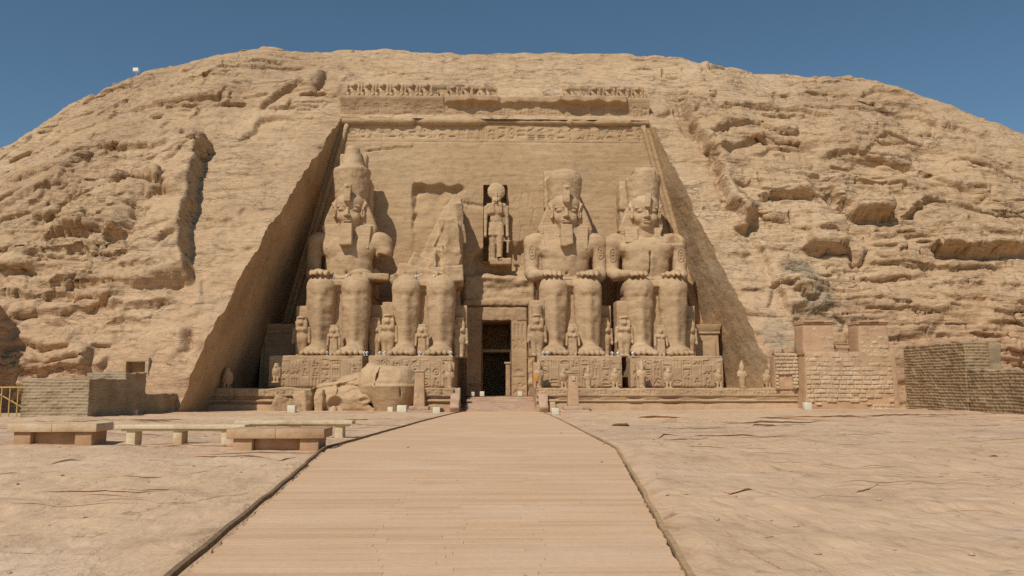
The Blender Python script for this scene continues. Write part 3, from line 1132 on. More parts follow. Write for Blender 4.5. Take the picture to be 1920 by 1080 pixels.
Nn = normals(A)
X3, Y3, Z3 = A[..., 0], A[..., 1], A[..., 2]
D = np.zeros_like(X)
rc = np.clip(rough + .12, 0, 1)
D += rc * (.09 * fbm(X3 * .35, Y3 * .35, Z3 * .7, 3) + .05 * np.abs(fbm(X3 * 1.1 + 4, Y3 * 1.1, Z3 * 2.2, 3)))
lay = Z3 + 1.0 * noise(X3 * .05, Y3 * .05, Z3 * .05) + .25 * noise(X3 * .25, Y3 * .25, Z3 * .4) + .02 * np.abs(X3)


def blocks(L, X, h, wj, seed, amp, gap, cover):
    """broken bedded blocks: flat tilted faces, sharp lower edges, open joints, in patches"""
    q = L / h
    i = np.floor(q).astype(int)
    fr = q - i
    xo = X + .18 * wj * noise(X * 1.1 / wj, L * .8 / h, seed)
    w = wj * (.55 + .9 * rnd(i, seed))
    jx = xo / w + rnd(i, seed + 1) * 9
    j = np.floor(jx).astype(int)
    fx = jx - j
    r0, r1, r2 = rnd(i, j, seed + 2), rnd(i, j, seed + 3), rnd(i, j, seed + 4)
    on = sstep(cover + .18, cover + .42, noise(X * .085 + seed, L * .12, seed * .7) + .5 * (r2 - .5) + bias)
    face = amp * (1.5 * (r0 - .5) + .9 * (r1 - .5) * (fx - .5) * 2 + .8 * (r2 - .3) * (fr - .5) * 2)
    bev = np.minimum(np.minimum(fx, 1 - fx) * w / .22, np.minimum(fr * 1.0, 1 - fr) * h / .12)
    low = np.exp(-fr * h / .10) * (rnd(i, (j * 7 + 3), seed) > .45)
    jnt = np.exp(-(np.minimum(fx, 1 - fx) * w / .09) ** 2) * (r1 > .55)
    return on * (face - .35 * amp * sstep(1, 0, bev) - gap * low - .7 * gap * jnt)


bl = np.where(X3 < 0, 1.05, 1.0) * (1 - .35 * sstep(22, 30, Z3))
bias = .30 * sstep(-24, -30, X3) * sstep(24, 17, Z3) + .2 * sstep(24, 30, X3) * sstep(14, 9, Z3)
D += rc * bl * blocks(lay, X3, 1.45, 4.2, 5, .30, .26, -.25)
D += rc * bl * blocks(lay + .37, X3, .70, 2.4, 13, .15, .20, -.15)
D += np.clip(rc + .1, 0, 1) * bl * blocks(lay + .11, X3, .34, 1.5, 29, .06, .11, -.1)
# --- many small ledges with the bedding
_r = random.Random(21)
for k in range(900):
    if _r.random() < .5:
        x0, s0 = _r.uniform(-68, -19), _r.uniform(1, 66)
    else:
        x0, s0 = _r.uniform(20, 80), _r.uniform(1, 66)
    if _r.random() < .2:
        x0, s0 = _r.uniform(-19, 20), _r.uniform(S_TOP + 7, 66)
    L = _r.choice((1.0, 1.6, 2.4, 3.5, 6.0)) * _r.uniform(.7, 1.3)
    n = max(3, int(L / .9))
    sl = _r.gauss(0, .10) - .05 * (1 if x0 > 0 else -1)
    y_ = 0
    pts = []
    for i in range(n + 1):
        pts.append((x0 + L * i / n, s0 + y_))
        y_ += sl * L / n + _r.gauss(0, .09)
    if _r.random() < .16:                                     # upright joint
        pts = [(x0 + _r.gauss(0, .12), s0 + min(L, 2.5) * i / n) for i in range(n + 1)]
    d0 = abs(x0) - 22
    q = .35 if (d0 < 12 and s0 < S_TOP and x0 < 0) or (x0 > 0 and d0 < 5 and s0 < S_TOP) else 1.0
    fault(None, q * _r.uniform(.08, .40), _r.uniform(.3, 1.4), .3, q * _r.uniform(.2, .65), .13, .6, k * 1.37, pts, .15)
for cr in ([(600, 205), (618, 190), (640, 188)], [(405, 300), (440, 296), (500, 300)], [(395, 350), (470, 350), (520, 338)], [(1255, 330), (1275, 333)], [(1300, 470), (1330, 476)]):
    fault(cr, .12, .6, .3, .22, .16, .6, 3.3)
D = D * (1 - .8 * edge) * (1 - cal) * (1 - .8 * flat)
# niche of the baboons, doorway and dark opening cut in the left foot of the cliff
nx = sstep(-17.75, -17.55, X) * sstep(18.6, 18.4, X)
fr = sstep(36.0, 36.1, zz) * sstep(38.95, 38.8, zz) * nx
right_part = sstep(0.2, .5, X) * sstep(9.0, 8.4, X)
D -= fr * (1.15 * (1 - .85 * right_part)) * (1 + .12 * noise(X * .6, zz, 2))
D += cal * (.07 * fbm(X * .5, S * .9, 6.6, 3))
CUT_DOOR = (cliff_at(238, 679), cliff_at(270, 724))
d0, d1 = CUT_DOOR
D -= 1.6 * ((X > d0[0]) & (X < d1[0]) & (S < d0[1]) & (S > -1))
A = A + Nn * D[..., None]
PX, PYc, PZc = A[..., 0], A[..., 1], A[..., 2]
nr, nc = X.shape
keep = np.ones((nr - 1, nc - 1), bool)
keep[:R_TOP, NCL - 1:NCL + NCM] = False
Vc = np.stack([PX, PYc, PZc], -1).reshape(-1, 3)
me = mesh_np('cliff', Vc, grid_faces(nr, nc, keep), True)
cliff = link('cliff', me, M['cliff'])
tag(cliff, kind='structure')
EDGE_L = np.stack([PX, PYc, PZc], -1)[:R_TOP + 1, NCL - 1]
EDGE_R = np.stack([PX, PYc, PZc], -1)[:R_TOP + 1, NCL + NCM]

# ------------------------------------------------------------------ signs cut into the stone
def seg_d(x, y, a, b):
    ex, ey = b[0] - a[0], b[1] - a[1]
    t = np.clip(((x - a[0]) * ex + (y - a[1]) * ey) / (ex * ex + ey * ey + 1e-9), 0, 1)
    return np.hypot(x - a[0] - ex * t, y - a[1] - ey * t)


def sign(k, x, y):
    """one carved sign on a unit square; returns 1 where stone is cut away"""
    def line(*p, w=.055):
        d = 9
        for a, b in zip(p[:-1], p[1:]):
            d = np.minimum(d, seg_d(x, y, a, b))
        return d - w

    def ring(cx, cy, r, w=.05):
        return np.abs(np.hypot(x - cx, y - cy) - r) - w

    def disc(cx, cy, rx, ry=None):
        ry = ry or rx
        return (np.hypot((x - cx) / rx, (y - cy) / ry) - 1) * min(rx, ry)
    mn = np.minimum
    k = k % 16
    if k == 0:      # sun disc
        return mn(ring(.5, .5, .36), disc(.5, .5, .08))
    if k == 1:      # reed leaf pair
        return mn(mn(line((.3, .05), (.3, .6)), disc(.3, .74, .09, .22)), mn(line((.7, .05), (.7, .6)), disc(.7, .74, .09, .22)))
    if k == 2:      # water
        return mn(line((.05, .65), (.2, .8), (.35, .65), (.5, .8), (.65, .65), (.8, .8), (.95, .65)), line((.05, .3), (.2, .45), (.35, .3), (.5, .45), (.65, .3), (.8, .45), (.95, .3)))
    if k == 3:      # looped cross
        return mn(mn(np.abs(np.hypot((x - .5) / .75, y - .75) - .2) - .05, line((.5, .05), (.5, .55))), line((.22, .5), (.78, .5)))
    if k == 4:      # bird
        return mn(mn(disc(.45, .5, .30, .2), disc(.7, .8, .13, .12)), mn(mn(line((.2, .5), (.05, .25)), line((.45, .35), (.45, .05), (.62, .05))), line((.8, .8), (.95, .76), w=.03)))
    if k == 5:      # basket
        return np.maximum(disc(.5, .62, .42, .4), y - .62)
    if k == 6:      # folded cloth and strokes
        return mn(mn(line((.2, .1), (.2, .9)), line((.5, .1), (.5, .9))), line((.8, .1), (.8, .9)))
    if k == 7:      # beetle
        return mn(mn(disc(.5, .45, .2, .3), disc(.5, .82, .12, .1)), mn(line((.3, .6), (.08, .8)), mn(line((.7, .6), (.92, .8)), mn(line((.3, .35), (.1, .12)), line((.7, .35), (.9, .12))))))
    if k == 8:      # eye
        return mn(mn(line((.05, .5), (.3, .68), (.65, .68), (.95, .5)), line((.05, .5), (.3, .34), (.65, .34), (.95, .5))), disc(.48, .51, .11))
    if k == 9:      # house plan
        return line((.1, .15), (.1, .85), (.9, .85), (.9, .15), (.65, .15))
    if k == 10:     # seated figure
        return mn(mn(disc(.5, .84, .13), line((.5, .7), (.42, .3), w=.11)), mn(line((.42, .25), (.8, .4), (.8, .08), w=.06), line((.2, .06), (.85, .06))))
    if k == 11:     # staff
        return mn(line((.5, .05), (.5, .85), (.25, .75)), line((.35, .05), (.65, .05)))
    if k == 12:     # bread and bar
        return mn(np.maximum(disc(.5, .55, .3, .3), .55 - y), line((.1, .2), (.9, .2)))
    if k == 13:     # sickle
        return mn(line((.1, .15), (.55, .85), (.9, .75)), line((.35, .5), (.8, .3)))
    if k == 14:     # snake
        return line((.05, .3), (.3, .3), (.45, .55), (.6, .3), (.85, .3), (.92, .6))
    return mn(line((.1, .2), (.9, .2)), mn(line((.1, .5), (.9, .5)), line((.1, .8), (.9, .8))))


def carve_text(W, H, gx, gz, seed, col=True, frame=True, wear=.25):
    """depth map of signs in columns (or one line) over an area W x H sampled at gx, gz"""
    x, z = np.meshgrid(gx, gz)
    out = np.zeros(x.shape)
    r = random.Random(seed)
    cw = 0.95 if col else H * .62
    ncol = max(1, int(W / cw))
    cw = W / ncol
    chh = cw * .82 if col else H * .9
    nrow = max(1, int(H / chh))
    chh = H / nrow
    for c in range(ncol):
        for q in range(nrow):
            k = r.randrange(16)
            if r.random() < wear * .35:
                continue
            sub = 2 if (not col and r.random() < .45) else 1
            for h in range(sub):
                kk = (k + h * 5) % 16
                ox, oz = c * cw + .12 * cw, q * chh + .08 * chh + h * chh * .46
                sw, sh = cw * .76, chh * (.84 if sub == 1 else .40)
                m = (x >= ox - .05) & (x <= ox + sw + .05) & (z >= oz - .05) & (z <= oz + sh + .05)
                if not m.any():
                    continue
                d = sign(kk, (x[m] - ox) / sw, (z[m] - oz) / sh)
                out[m] = np.maximum(out[m], sstep(.06, -.03, d))
        if frame and col:
            out = np.maximum(out, .6 * sstep(.07, .02, np.abs(x - c * cw)))
    return out * (1 - wear * sstep(.0, .6, noise(x * .5 + seed, z * .5, 4)))


# ------------------------------------------------------------------ temple front
temple = thing('temple_facade', 'sheer carved sandstone temple front set back into the cliff behind the four giants', 'temple front', (0.35, FY, 1.3))
TO = np.array([0.35, FY, 1.3])


def tlink(name, V, Q, mat, smooth=True):
    return link(name, mesh_np(name, np.asarray(V) - TO, Q, smooth), mat, temple)


DOOR = (-1.2, 1.9, 1.35, 9.6)
NICHE = (-1.2, 1.5, 16.3, 25.4)
gx = np.unique(np.round(np.concatenate([np.arange(-25.5, 25.51, .1), DOOR[:2], NICHE[:2]]), 3))
gz = np.unique(np.round(np.concatenate([np.arange(.5, 30.4, .15), np.arange(30.4, 33.45, .07), DOOR[2:], NICHE[2:]]), 3))
x, z = np.meshgrid(gx, gz)
dep = .05 * fbm(x * .35, z * .5, 1.1, 4) + .035 * noise(x * .25, z * 2.6, 3.0) + .02 * noise(x * .5, z * 7, 6.0)
# line of big signs under the cornice
tz = (gz > 30.75) & (gz < 32.6)
tx = (gx > -17.0) & (gx < 17.7)
txt = carve_text(34.7, 1.85, gx[tx] + 17.0, gz[tz] - 30.75, 5, False, False, .05)
sub = np.zeros_like(x)
sub[np.ix_(tz, tx)] = txt
dep -= .13 * sub
for zl in (30.62, 32.72):
    dep -= .06 * np.exp(-((z - zl) / .06) ** 2) * (np.abs(x) < 17.9)


def fcrack(pts, w=.10, d=.25, step=0.0, hh=.8):
    """crack (and ledge) of the front, traced along x, z points"""
    global dep
    P = [(at(a, b, FY + 1.4).x, at(a, b, FY + 1.4).z) for a, b in pts]
    xx = x + .12 * noise(x * 1.7, z * 1.7, 2.2)
    zw = z + .12 * noise(x * 1.9, z * 1.9, 5.2)
    dd = np.full(x.shape, 9.0)
    for a, b in zip(P[:-1], P[1:]):
        dd = np.minimum(dd, seg_d(xx, zw, a, b))
    dep = dep - d * np.exp(-(dd / w) ** 2)
    if step:
        zi = np.interp(xx, [p[0] for p in P], [p[1] for p in P])
        ins = (xx > P[0][0]) & (xx < P[-1][0])
        dep = dep + np.where(ins & (zw > zi), step * np.exp(-(zw - zi) / hh), 0)


fcrack([(685, 281), (712, 276), (740, 273), (772, 272)], .08, .25, .12, .5)
fcrack([(856, 384), (870, 380), (905, 386)], .2, .28, .0, .6)
fcrack([(780, 362), (776, 400), (774, 430)], .06, .12)
# the two kings cut beside the falcon god, outlines only
for sgn, cx in ((1, -4.05), (-1, 3.7)):
    fig = [[(-.5, 24.2), (-.1, 24.6), (.45, 24.5), (.6, 23.9), (.3, 23.2)], [(-.5, 24.2), (-.45, 23.4), (-.2, 22.9)],
           [(-1.1, 22.4), (-.2, 22.9), (.3, 22.9), (1.15, 22.5)], [(-1.1, 22.4), (-.75, 20.8)], [(1.15, 22.5), (1.5, 23.6), (1.3, 23.9)], [(.9, 22.3), (.55, 20.6)],
           [(-.75, 20.8), (-.9, 18.6), (-.7, 16.8)], [(.55, 20.6), (.95, 18.4), (.6, 16.6)], [(-.75, 20.7), (.55, 20.6)], [(-.1, 18.8), (-.1, 16.7)]]
    for ln in fig:
        dd = np.full(x.shape, 9.0)
        for a, b in zip(ln[:-1], ln[1:]):
            dd = np.minimum(dd, seg_d(x + .1 * noise(z * .6, x, 3), z, (cx + sgn * a[0] * .85, a[1]), (cx + sgn * b[0] * .85, b[1])))
        dep -= .09 * np.exp(-(dd / .06) ** 2)
tz = (gz > 22.6) & (gz < 25.0)
for a, b in ((-7.0, -1.4), (1.8, 6.0)):
    tx = (gx > a) & (gx < b)
    sub = np.zeros_like(x)
    sub[np.ix_(tz, tx)] = carve_text(b - a, 2.4, gx[tx] - a, gz[tz] - 22.6, int(a * 3) + 60, True, False, .5)
    dep -= .05 * sub
# broken scar where the second giant tore away
sx, sz = at(812, 345, 90).x, at(812, 345, 90).z
scar = sstep(-9.4, -8.9, x + .25 * noise(z * 1.2, x, 2)) * sstep(-3.4, -4.6, x + .5 * noise(z * .9, x, 7)) * sstep(25.5, 24.9, z + .35 * noise(x * 1.1, z * .3, 4) + .06 * (x + 6)) * sstep(13, 15, z)
dep -= scar * (.75 * sstep(19, 25.3, z) + .15 + .35 * noise(x * .7, z * .7, 3) * sstep(17, 24, z))
# ragged hollow and step under the niche
for a, b, c, d_ in ((-2.6, 4.2, 15.6, .6),):
    hol = sstep(-2.7, -1.6, x + .4 * noise(z, x, 1)) * sstep(4.6, 4.0, x) * sstep(14.2, 15.4, z + .6 * noise(x * .6, z, 3)) * sstep(18.6, 17.2, z - .2 * (x - 1) + .5 * noise(x * .9, z, 6))
    dep -= hol * 1.0
low = sstep(15.2, 14.6, z + .45 * noise(x * .55, 3.0, 3)) * sstep(-3.8, -3.0, x) * sstep(5.0, 4.4, x)
dep += low * (.62 + .25 * fbm(x * .5, z * .8, 9, 3) + .5 * np.exp(-np.abs(z - 14.4) / .5))
y = FY + FS * z - dep
hole = np.zeros((len(gz) - 1, len(gx) - 1), bool)
cx, cz = (gx[:-1] + gx[1:]) / 2, (gz[:-1] + gz[1:]) / 2
for H in (DOOR, NICHE):
    hole |= ((cz > H[2]) & (cz < H[3]))[:, None] & ((cx > H[0]) & (cx < H[1]))[None, :]
tlink('front_wall', np.stack([x, y, z], -1).reshape(-1, 3), grid_faces(len(gz), len(gx), ~hole), M['facade'])

# sides of the recess, from the cut cliff edge back to the front
for nm_, E, a, b, dr in (('recess_wall', EDGE_L, ELa, ELb, 1), ('recess_wall', EDGE_R, ERa, ERb, -1)):
    nw = 70
    zi = np.clip(zrow[:R_TOP + 1], -2, ZT)
    xi = a + b * zi
    I = np.stack([xi, FY + FS * zi + .05, zi], -1)
    t = np.linspace(0, 1, nw)[None, :, None]
    W = E[:, None, :] * (1 - t) + I[:, None, :] * t
    nd = .10 * fbm(W[..., 1] * .25, W[..., 2] * .3, 3.0 + dr, 3)
    ch = noise((W[..., 1] * .8 - W[..., 2] * dr * .9) * 1.6, (W[..., 1] + W[..., 2] * dr) * .3, 6.0) * .025   # slanting chisel strokes
    W[..., 0] += dr * (nd + ch) * np.sin(np.pi * np.clip(t[..., 0], 0, 1)) ** .35
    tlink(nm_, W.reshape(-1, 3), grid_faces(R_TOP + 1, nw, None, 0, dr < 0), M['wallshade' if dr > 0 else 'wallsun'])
# round mouldings down both inner corners
for a, b, s in ((ELa, ELb, 1), (ERa, ERb, -1)):
    mb = MB()
    pts = [(a + b * q + s * .75 - TO[0], FY + FS * q - .12 - TO[1], q - TO[2]) for q in np.linspace(2.5, 32.7, 40)]
    mb.tube(pts, [.30 + .03 * math.sin(i * 2.1) for i in range(40)], 10)
    mb.build('corner_moulding', M['facade'], temple, True)

# round moulding and cavetto cornice, broken in places
cxs = np.arange(-17.9, 18.35, .09)


def pieces(x, P):
    return np.interp(x, [p[0] for p in P], [p[1] for p in P])


tor = pieces(cxs, [(-18, 1), (-9.6, 1), (-9.35, .75), (-9.1, .15), (-8.9, .3), (-8.0, 1), (-1.9, 1), (-1.2, .5), (-.6, .02), (2.2, .05), (3.0, .35), (4.6, .3), (7.5, .35), (8.4, .2), (8.9, .8), (9.3, .45), (10.6, .6), (11.7, .15), (12.4, .85), (15.9, .75), (16.2, .2), (18.4, .5)])
tor = tor + .12 * noise(cxs * 1.4, 2.0, 3) * (tor < .95)
ang = np.linspace(-math.pi * .95, math.pi * .05, 14)
yc, zc = FY + FS * 33.1 - .1, 33.1
rr = .16 + .38 * tor[:, None]
Tz = zc + rr * np.sin(ang[None, :] + math.pi / 2 + .9) * .95
Ty = yc - rr * np.cos(ang[None, :] + math.pi / 2) * 0
th = np.linspace(-1.75, 1.75, 14)
Ty = yc - rr * np.cos(th)[None, :]
Tz = zc + rr * np.sin(th)[None, :]
Tx = np.repeat(cxs[:, None], 14, 1)
Ty = Ty + .03 * fbm(Tx * .9, Tz * 2, 3.3, 3)
tlink('cornice_moulding', np.stack([Tx, Ty, Tz], -1).reshape(-1, 3), grid_faces(len(cxs), 14), M['facade'])
lip = pieces(cxs, [(-18, .95), (-5.9, 1), (-5.7, .15), (-3.4, .1), (.5, .15), (.9, -.05), (1.2, .1), (4.5, .25), (7.2, .25), (7.5, .0), (9, -.1), (15, -.1), (15.6, .05), (15.8, .7), (18.4, .8)])
lip = lip + .06 * noise(cxs * .9, 1.0, 8)
over = pieces(cxs, [(-18, 0), (-5.8, 0), (-5.6, .55), (-3, .95), (-.3, .75), (.4, .6), (.8, .25), (2, .6), (5.5, .35), (7.2, .5), (7.6, 1.05), (14.5, 1.0), (15.5, .75), (15.7, .0), (18.4, 0)])
over = over * (1 + .3 * noise(cxs * .8, 4.0, 2))
pz = np.concatenate([np.linspace(33.3, 35.35, 34), [35.45, 35.55, 35.7, 35.9, 36.0, 36.05, 36.05]])
Xc, Zc = np.meshgrid(cxs, pz)
t = np.clip((Zc - 33.4) / 2.3, 0, 1)
carved = np.zeros_like(Xc)
carved[:34] = carve_text(36.3, 1.9, cxs + 17.9, pz[:34] - 33.38, 9, False, False, .3)
rib = .5 + .5 * np.cos(Xc * 2 * math.pi / .46)
Yc = FY + FS * 33.3 + .02 - .12 - (.55 * t ** 2.0) * np.maximum(lip[None, :], .12)
ovz = sstep(35.0, 35.45, Zc + .3 * noise(Xc * .7, 2.0, 5)) * over[None, :]
Yc = Yc - ovz + .07 * carved * sstep(36, 35, Zc) + .04 * rib * (Xc > 0.2) * sstep(33.3, 34, Zc) * sstep(35.3, 34.9, Zc)
Yc += .06 * fbm(Xc * .7, Zc, 4, 3)
Yc[-1] = 93.6
Yc[-2] = np.minimum(Yc[-4], Yc[-3]) + .25
Xc = Xc + 0
tlink('cornice', np.stack([Xc, Yc, Zc], -1).reshape(-1, 3), grid_faces(len(pz), len(cxs)), M['relief'])

# doorway: reveal, passage behind it, lintel, jambs with signs
mb = MB()
x0, x1, z0, z1 = [DOOR[0] - TO[0], DOOR[1] - TO[0], DOOR[2] - TO[2], DOOR[3] - TO[2]]
yf, yb = -.95, 14.0


def quadgrid(mb, A, B, C, D_, n, m, amp=0.0):
    A, B, C, D_ = [np.array(p, float) for p in (A, B, C, D_)]
    u, v = np.meshgrid(np.linspace(0, 1, n + 1), np.linspace(0, 1, m + 1))
    u, v = u[..., None], v[..., None]
    V = (A * (1 - u) + B * u) * (1 - v) + (D_ * (1 - u) + C * u) * v
    nrm = np.cross(B - A, D_ - A)
    nrm /= np.linalg.norm(nrm)
    V = V.reshape(-1, 3)
    if amp:
        V = V + nrm * (amp * fbm(V[:, 0] * .9, V[:, 1] * .9, V[:, 2] * .9, 3))[:, None]
    mb.add(V, grid_faces(m + 1, n + 1))


quadgrid(mb, (x0, yf, z0), (x0, yb, z0), (x0, yb, z1), (x0, yf + .6, z1), 30, 30, .04)
quadgrid(mb, (x1, yf, z0), (x1, yb, z0), (x1, yb, z1), (x1, yf + .6, z1), 30, 30, .04)
quadgrid(mb, (x0, yf + .6, z1), (x1, yf + .6, z1), (x1, yb, z1), (x0, yb, z1), 10, 30, .04)
quadgrid(mb, (x0, yf, z0), (x1, yf, z0), (x1, yb, z0), (x0, yb, z0), 10, 30, .02)
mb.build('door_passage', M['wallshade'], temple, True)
mb = MB()
mb.box(((x0 + x1) / 2, yb - .4, (z0 + z1) / 2), (x1 - x0 + 1.5, .5, z1 - z0 + 1.5), 1.0)
for sx in (-1, 1):
    mb.box(((x0 + x1) / 2 + sx * ((x1 - x0) / 2 + .45), (yf + yb) / 2 + .75, (z0 + z1) / 2), (.6, yb - yf - 1.2, z1 - z0 + 1.5), 2.0)
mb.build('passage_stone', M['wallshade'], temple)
mb = MB()
mb.box(((x0 + x1) / 2, 2.6, z1 - 3.2), (x1 - x0 - .02, .4, .30), .4, .02, .5, .03)
mb.build('door_transom', M['facade'], temple, True)
mb = MB()
mb.box(((x0 + x1) / 2, 10.5, z1 - 1.6), (x1 - x0 - .02, .3, 3.2), .4, .03, .5, .03)
mb.build('inner_lintel', M['facade'], temple, True)
mb = MB()
mb.box((x1 - .28, .2, z0 + 1.75), (.5, .5, 3.5), .25, .02, .4, .04)
mb.box((x1 - .28, .17, z0 + 3.6), (.8, .62, .24), .25, .02, .4, .04)
mb.build('door_post', M['relief'], temple, True)
# carved jambs stand a little proud of the front, the lintel over them has a broken round edge
for xa, xb, sd in ((-3.0, -1.22, 3), (1.92, 3.75, 8)):
    jx = np.arange(xa, xb + .01, .07)
    jz = np.arange(1.36, 11.0, .07)
    Xj, Zj = np.meshgrid(jx, jz)
    cut = carve_text(xb - xa, 9.6, jx - xa, jz - 1.36, sd, True, True, .35)
    Yj = FY + FS * Zj - .95 + .09 * cut - .03 * fbm(Xj, Zj, 2, 3)
    for e in (0, 1):
        Yj[:, -e] = Yj[:, -e] * 0 + FY + FS * Zj[:, -e] + .4 if True else 0
        Xj[:, -e] = Xj[:, 1 if e == 0 else -2]
    Yj[-1] = FY + FS * Zj[-1] + .3
    tlink('door_jamb', np.stack([Xj, Yj, Zj], -1).reshape(-1, 3), grid_faces(len(jz), len(jx)), M['relief'], True)
mb = MB()
mb.box((0.0, -.35 + .75, 10.35 - TO[2]), (6.7, 1.4, 1.42), .14, .08, .5, .06)
mb.box((0.0, -.15 + .75, 11.6 - TO[2]), (7.3, 1.9, .62), .14, .12, .6, .12)
mb.build('door_lintel', M['relief'], temple, True)
# niche walls
mb = MB()
x0, x1, z0, z1 = [NICHE[0] - TO[0], NICHE[1] - TO[0], NICHE[2] - TO[2], NICHE[3] - TO[2]]
ya, yb = FS * z0 + .09 + .2 - .35, FS * z1 + 2.3
quadgrid(mb, (x0, ya, z0), (x0, yb, z0), (x0, yb, z1), (x0, ya + .5, z1), 14, 40, .02)
quadgrid(mb, (x1, ya, z0), (x1, yb, z0), (x1, yb, z1), (x1, ya + .5, z1), 14, 40, .02)
quadgrid(mb, (x0, ya + .5, z1), (x1, ya + .5, z1), (x1, yb, z1), (x0, yb, z1), 14, 14, .02)
quadgrid(mb, (x0, yb, z0), (x1, yb, z0), (x1, yb, z1), (x0, yb, z1), 14, 40, .02)
quadgrid(mb, (x0, ya - .5, z0), (x1, ya - .5, z0), (x1, yb, z0), (x0, yb, z0), 14, 14, .06)
mb.build('niche', M['facade'], temple, True)

# ------------------------------------------------------------------ plaza ground
gyl = [2.0]
while gyl[-1] < 78:
    gyl.append(gyl[-1] + max(.035, .0065 * gyl[-1]))
gyr = np.concatenate([[-300, -120, -50, -20, -8, -3, 0, 1], gyl, [84, 95, 120, 200, 400, 900]])
gs = np.concatenate([[-40, -20, -10, -5, -3, -2.2, -1.7], np.linspace(-1.3, 1.3, 560), [1.7, 2.2, 3, 5, 10, 20, 40]])
gw_ = np.where(gyr < 2, 3.4, np.minimum(gyr * .62 + 2.2, 52))
GX = gs[None, :] * gw_[:, None]
GY = np.repeat(gyr[:, None], GX.shape[1], 1)


def ground_z(x, y):
    z = np.interp(y, [-300, 0, 12, 21, 45, 70, 84, 900], [.6, .90, .91, .93, .62, .30, .28, .2])
    z = z - .22 * np.exp(-((x - .8) / 7.0) ** 2) * sstep(45, 72, y)
    z = z + .16 * sstep(14, 30, x) * sstep(50, 66, y)
    return z


GZ = ground_z(GX, GY)
away = np.clip(np.minimum(np.abs(GX + 3.6 - .02 * 0), 99), 0, 99)
WL = [(2.0, -2.15), (7.3, -2.75), (21, -4.30), (47, -3.55), (74.3, -2.78)]
WR = [(2.0, 1.17), (7.3, 1.74), (21, 3.20), (47, 3.80), (74.3, 4.43)]
_xl = np.interp(GY, [p[0] for p in WL], [p[1] for p in WL])
_xr = np.interp(GY, [p[0] for p in WR], [p[1] for p in WR])
in_walk = sstep(-.35, .05, np.minimum(GX - _xl, _xr - GX + .12)) * (GY > 1.5)      # under the boardwalk the rock is kept low
RX, RY = GX * .8 - GY * .6, GX * .6 + GY * .8
rel = .10 * fbm(GX * .16, GY * .22, 1.2, 4) + .035 * fbm(GX * .7, GY * 1.0, 3.2, 3) + .012 * noise(GX * 2.2, GY * 3.4, 5) + .045 * np.abs(noise(RX * 1.0, RY * .45, 7)) * sstep(-.3, .3, noise(GX * .15, GY * .2, 8)) + .022 * noise(RX * 2.0, RY * .9, 11)
# tilted beds: low scarps running across the plaza
q = (GY + .18 * GX + 2.2 * noise(GX * .07, GY * .09, 6)) / 3.4
fq = q - np.floor(q)
rel += .04 * (fq - .5) * sstep(-.1, .4, noise(GX * .06 + 4, GY * .09, 3)) * sstep(1.0, .93, fq)
rel *= (1 - .8 * sstep(66, 72, GY))
near = np.exp(-np.maximum(np.maximum(_xl - GX, GX - _xr), 0) / 1.6) * (GY < 74)
GZ = GZ * (1 - near) + near * (np.interp(GY, [0, 12, 21, 45, 60, 72, 75], [.955, .965, .985, .66, .40, .16, .13]) - .035)
rel *= 1 - .75 * near
GZ = GZ + rel


def ground_at(px_, py_):
    Yg = 20.0
    r = ray(px_, py_)
    for _ in range(40):
        h = ground_z(np.array(r[0] / r[1] * Yg), np.array(Yg))
        Yg = .5 * Yg + .5 * (h - EYE) / (r[2] / r[1])
    return float(r[0] / r[1] * Yg), float(Yg)


LEDGES = []


def gcrack(pts, dep, w, step=0.0, h=.6, wob=.15, seed=0.0, world=None):
    """a thin broken bed of rock whose lip overhangs towards the viewer's side of the plaza"""
    P = np.array([ground_at(*q_) for q_ in pts]) if world is None else np.array(world)
    sc = P[:, 1].mean()
    seg = np.hypot(*np.diff(P, axis=0).T)
    cum = np.concatenate([[0], np.cumsum(seg)])
    n = int(np.clip(cum[-1] / (.012 + .0022 * sc), 12, 260))
    t = np.linspace(0, cum[-1], n)
    x, y = np.interp(t, cum, P[:, 0]), np.interp(t, cum, P[:, 1])
    f = 6.0 / sc
    x = x + .10 / f * .5 * noise(t * f * .7, seed + 3.3, 1)
    y = y + (.22 * noise(t * f * .5, seed + 1.3, 2) + .10 * noise(t * f * 1.7, seed + 5.3, 3) + .04 * noise(t * f * 5, seed, 4)) / f * .6
    tap = sstep(0, .22 * cum[-1], t) * sstep(0, .22 * cum[-1], cum[-1] - t)
    hh = (.22 * dep + .22 * step + .003) * (sc / 22 + .30) * tap * np.clip(.25 + 1.3 * noise(t * f * .8, seed + 9.1, 2) + .7 * noise(t * f * 2.6, seed + 3.1, 2), .02, 1.3)
    bw = (5 * hh + .10 * sc / 12) * (1 + .4 * noise(t * f * .6, seed + 2.2, 5))
    pr = [(1.0, -.06), (.62, .34), (.30, .74), (.10, .95), (.02, 1.0)]
    lip = [(-.10, .90), (-.06, .74), (.55, .48), (1.25, .10), (1.5, -.5)]
    rows = []
    for a, c in pr:
        rows.append((x, y + bw * a, c))
    for a, c in lip:
        rows.append((x, y + hh * a, c))
    V = np.stack([np.stack([r_[0], r_[1], r_[2] * hh], -1) for r_ in rows], 0)
    LEDGES.append(V)


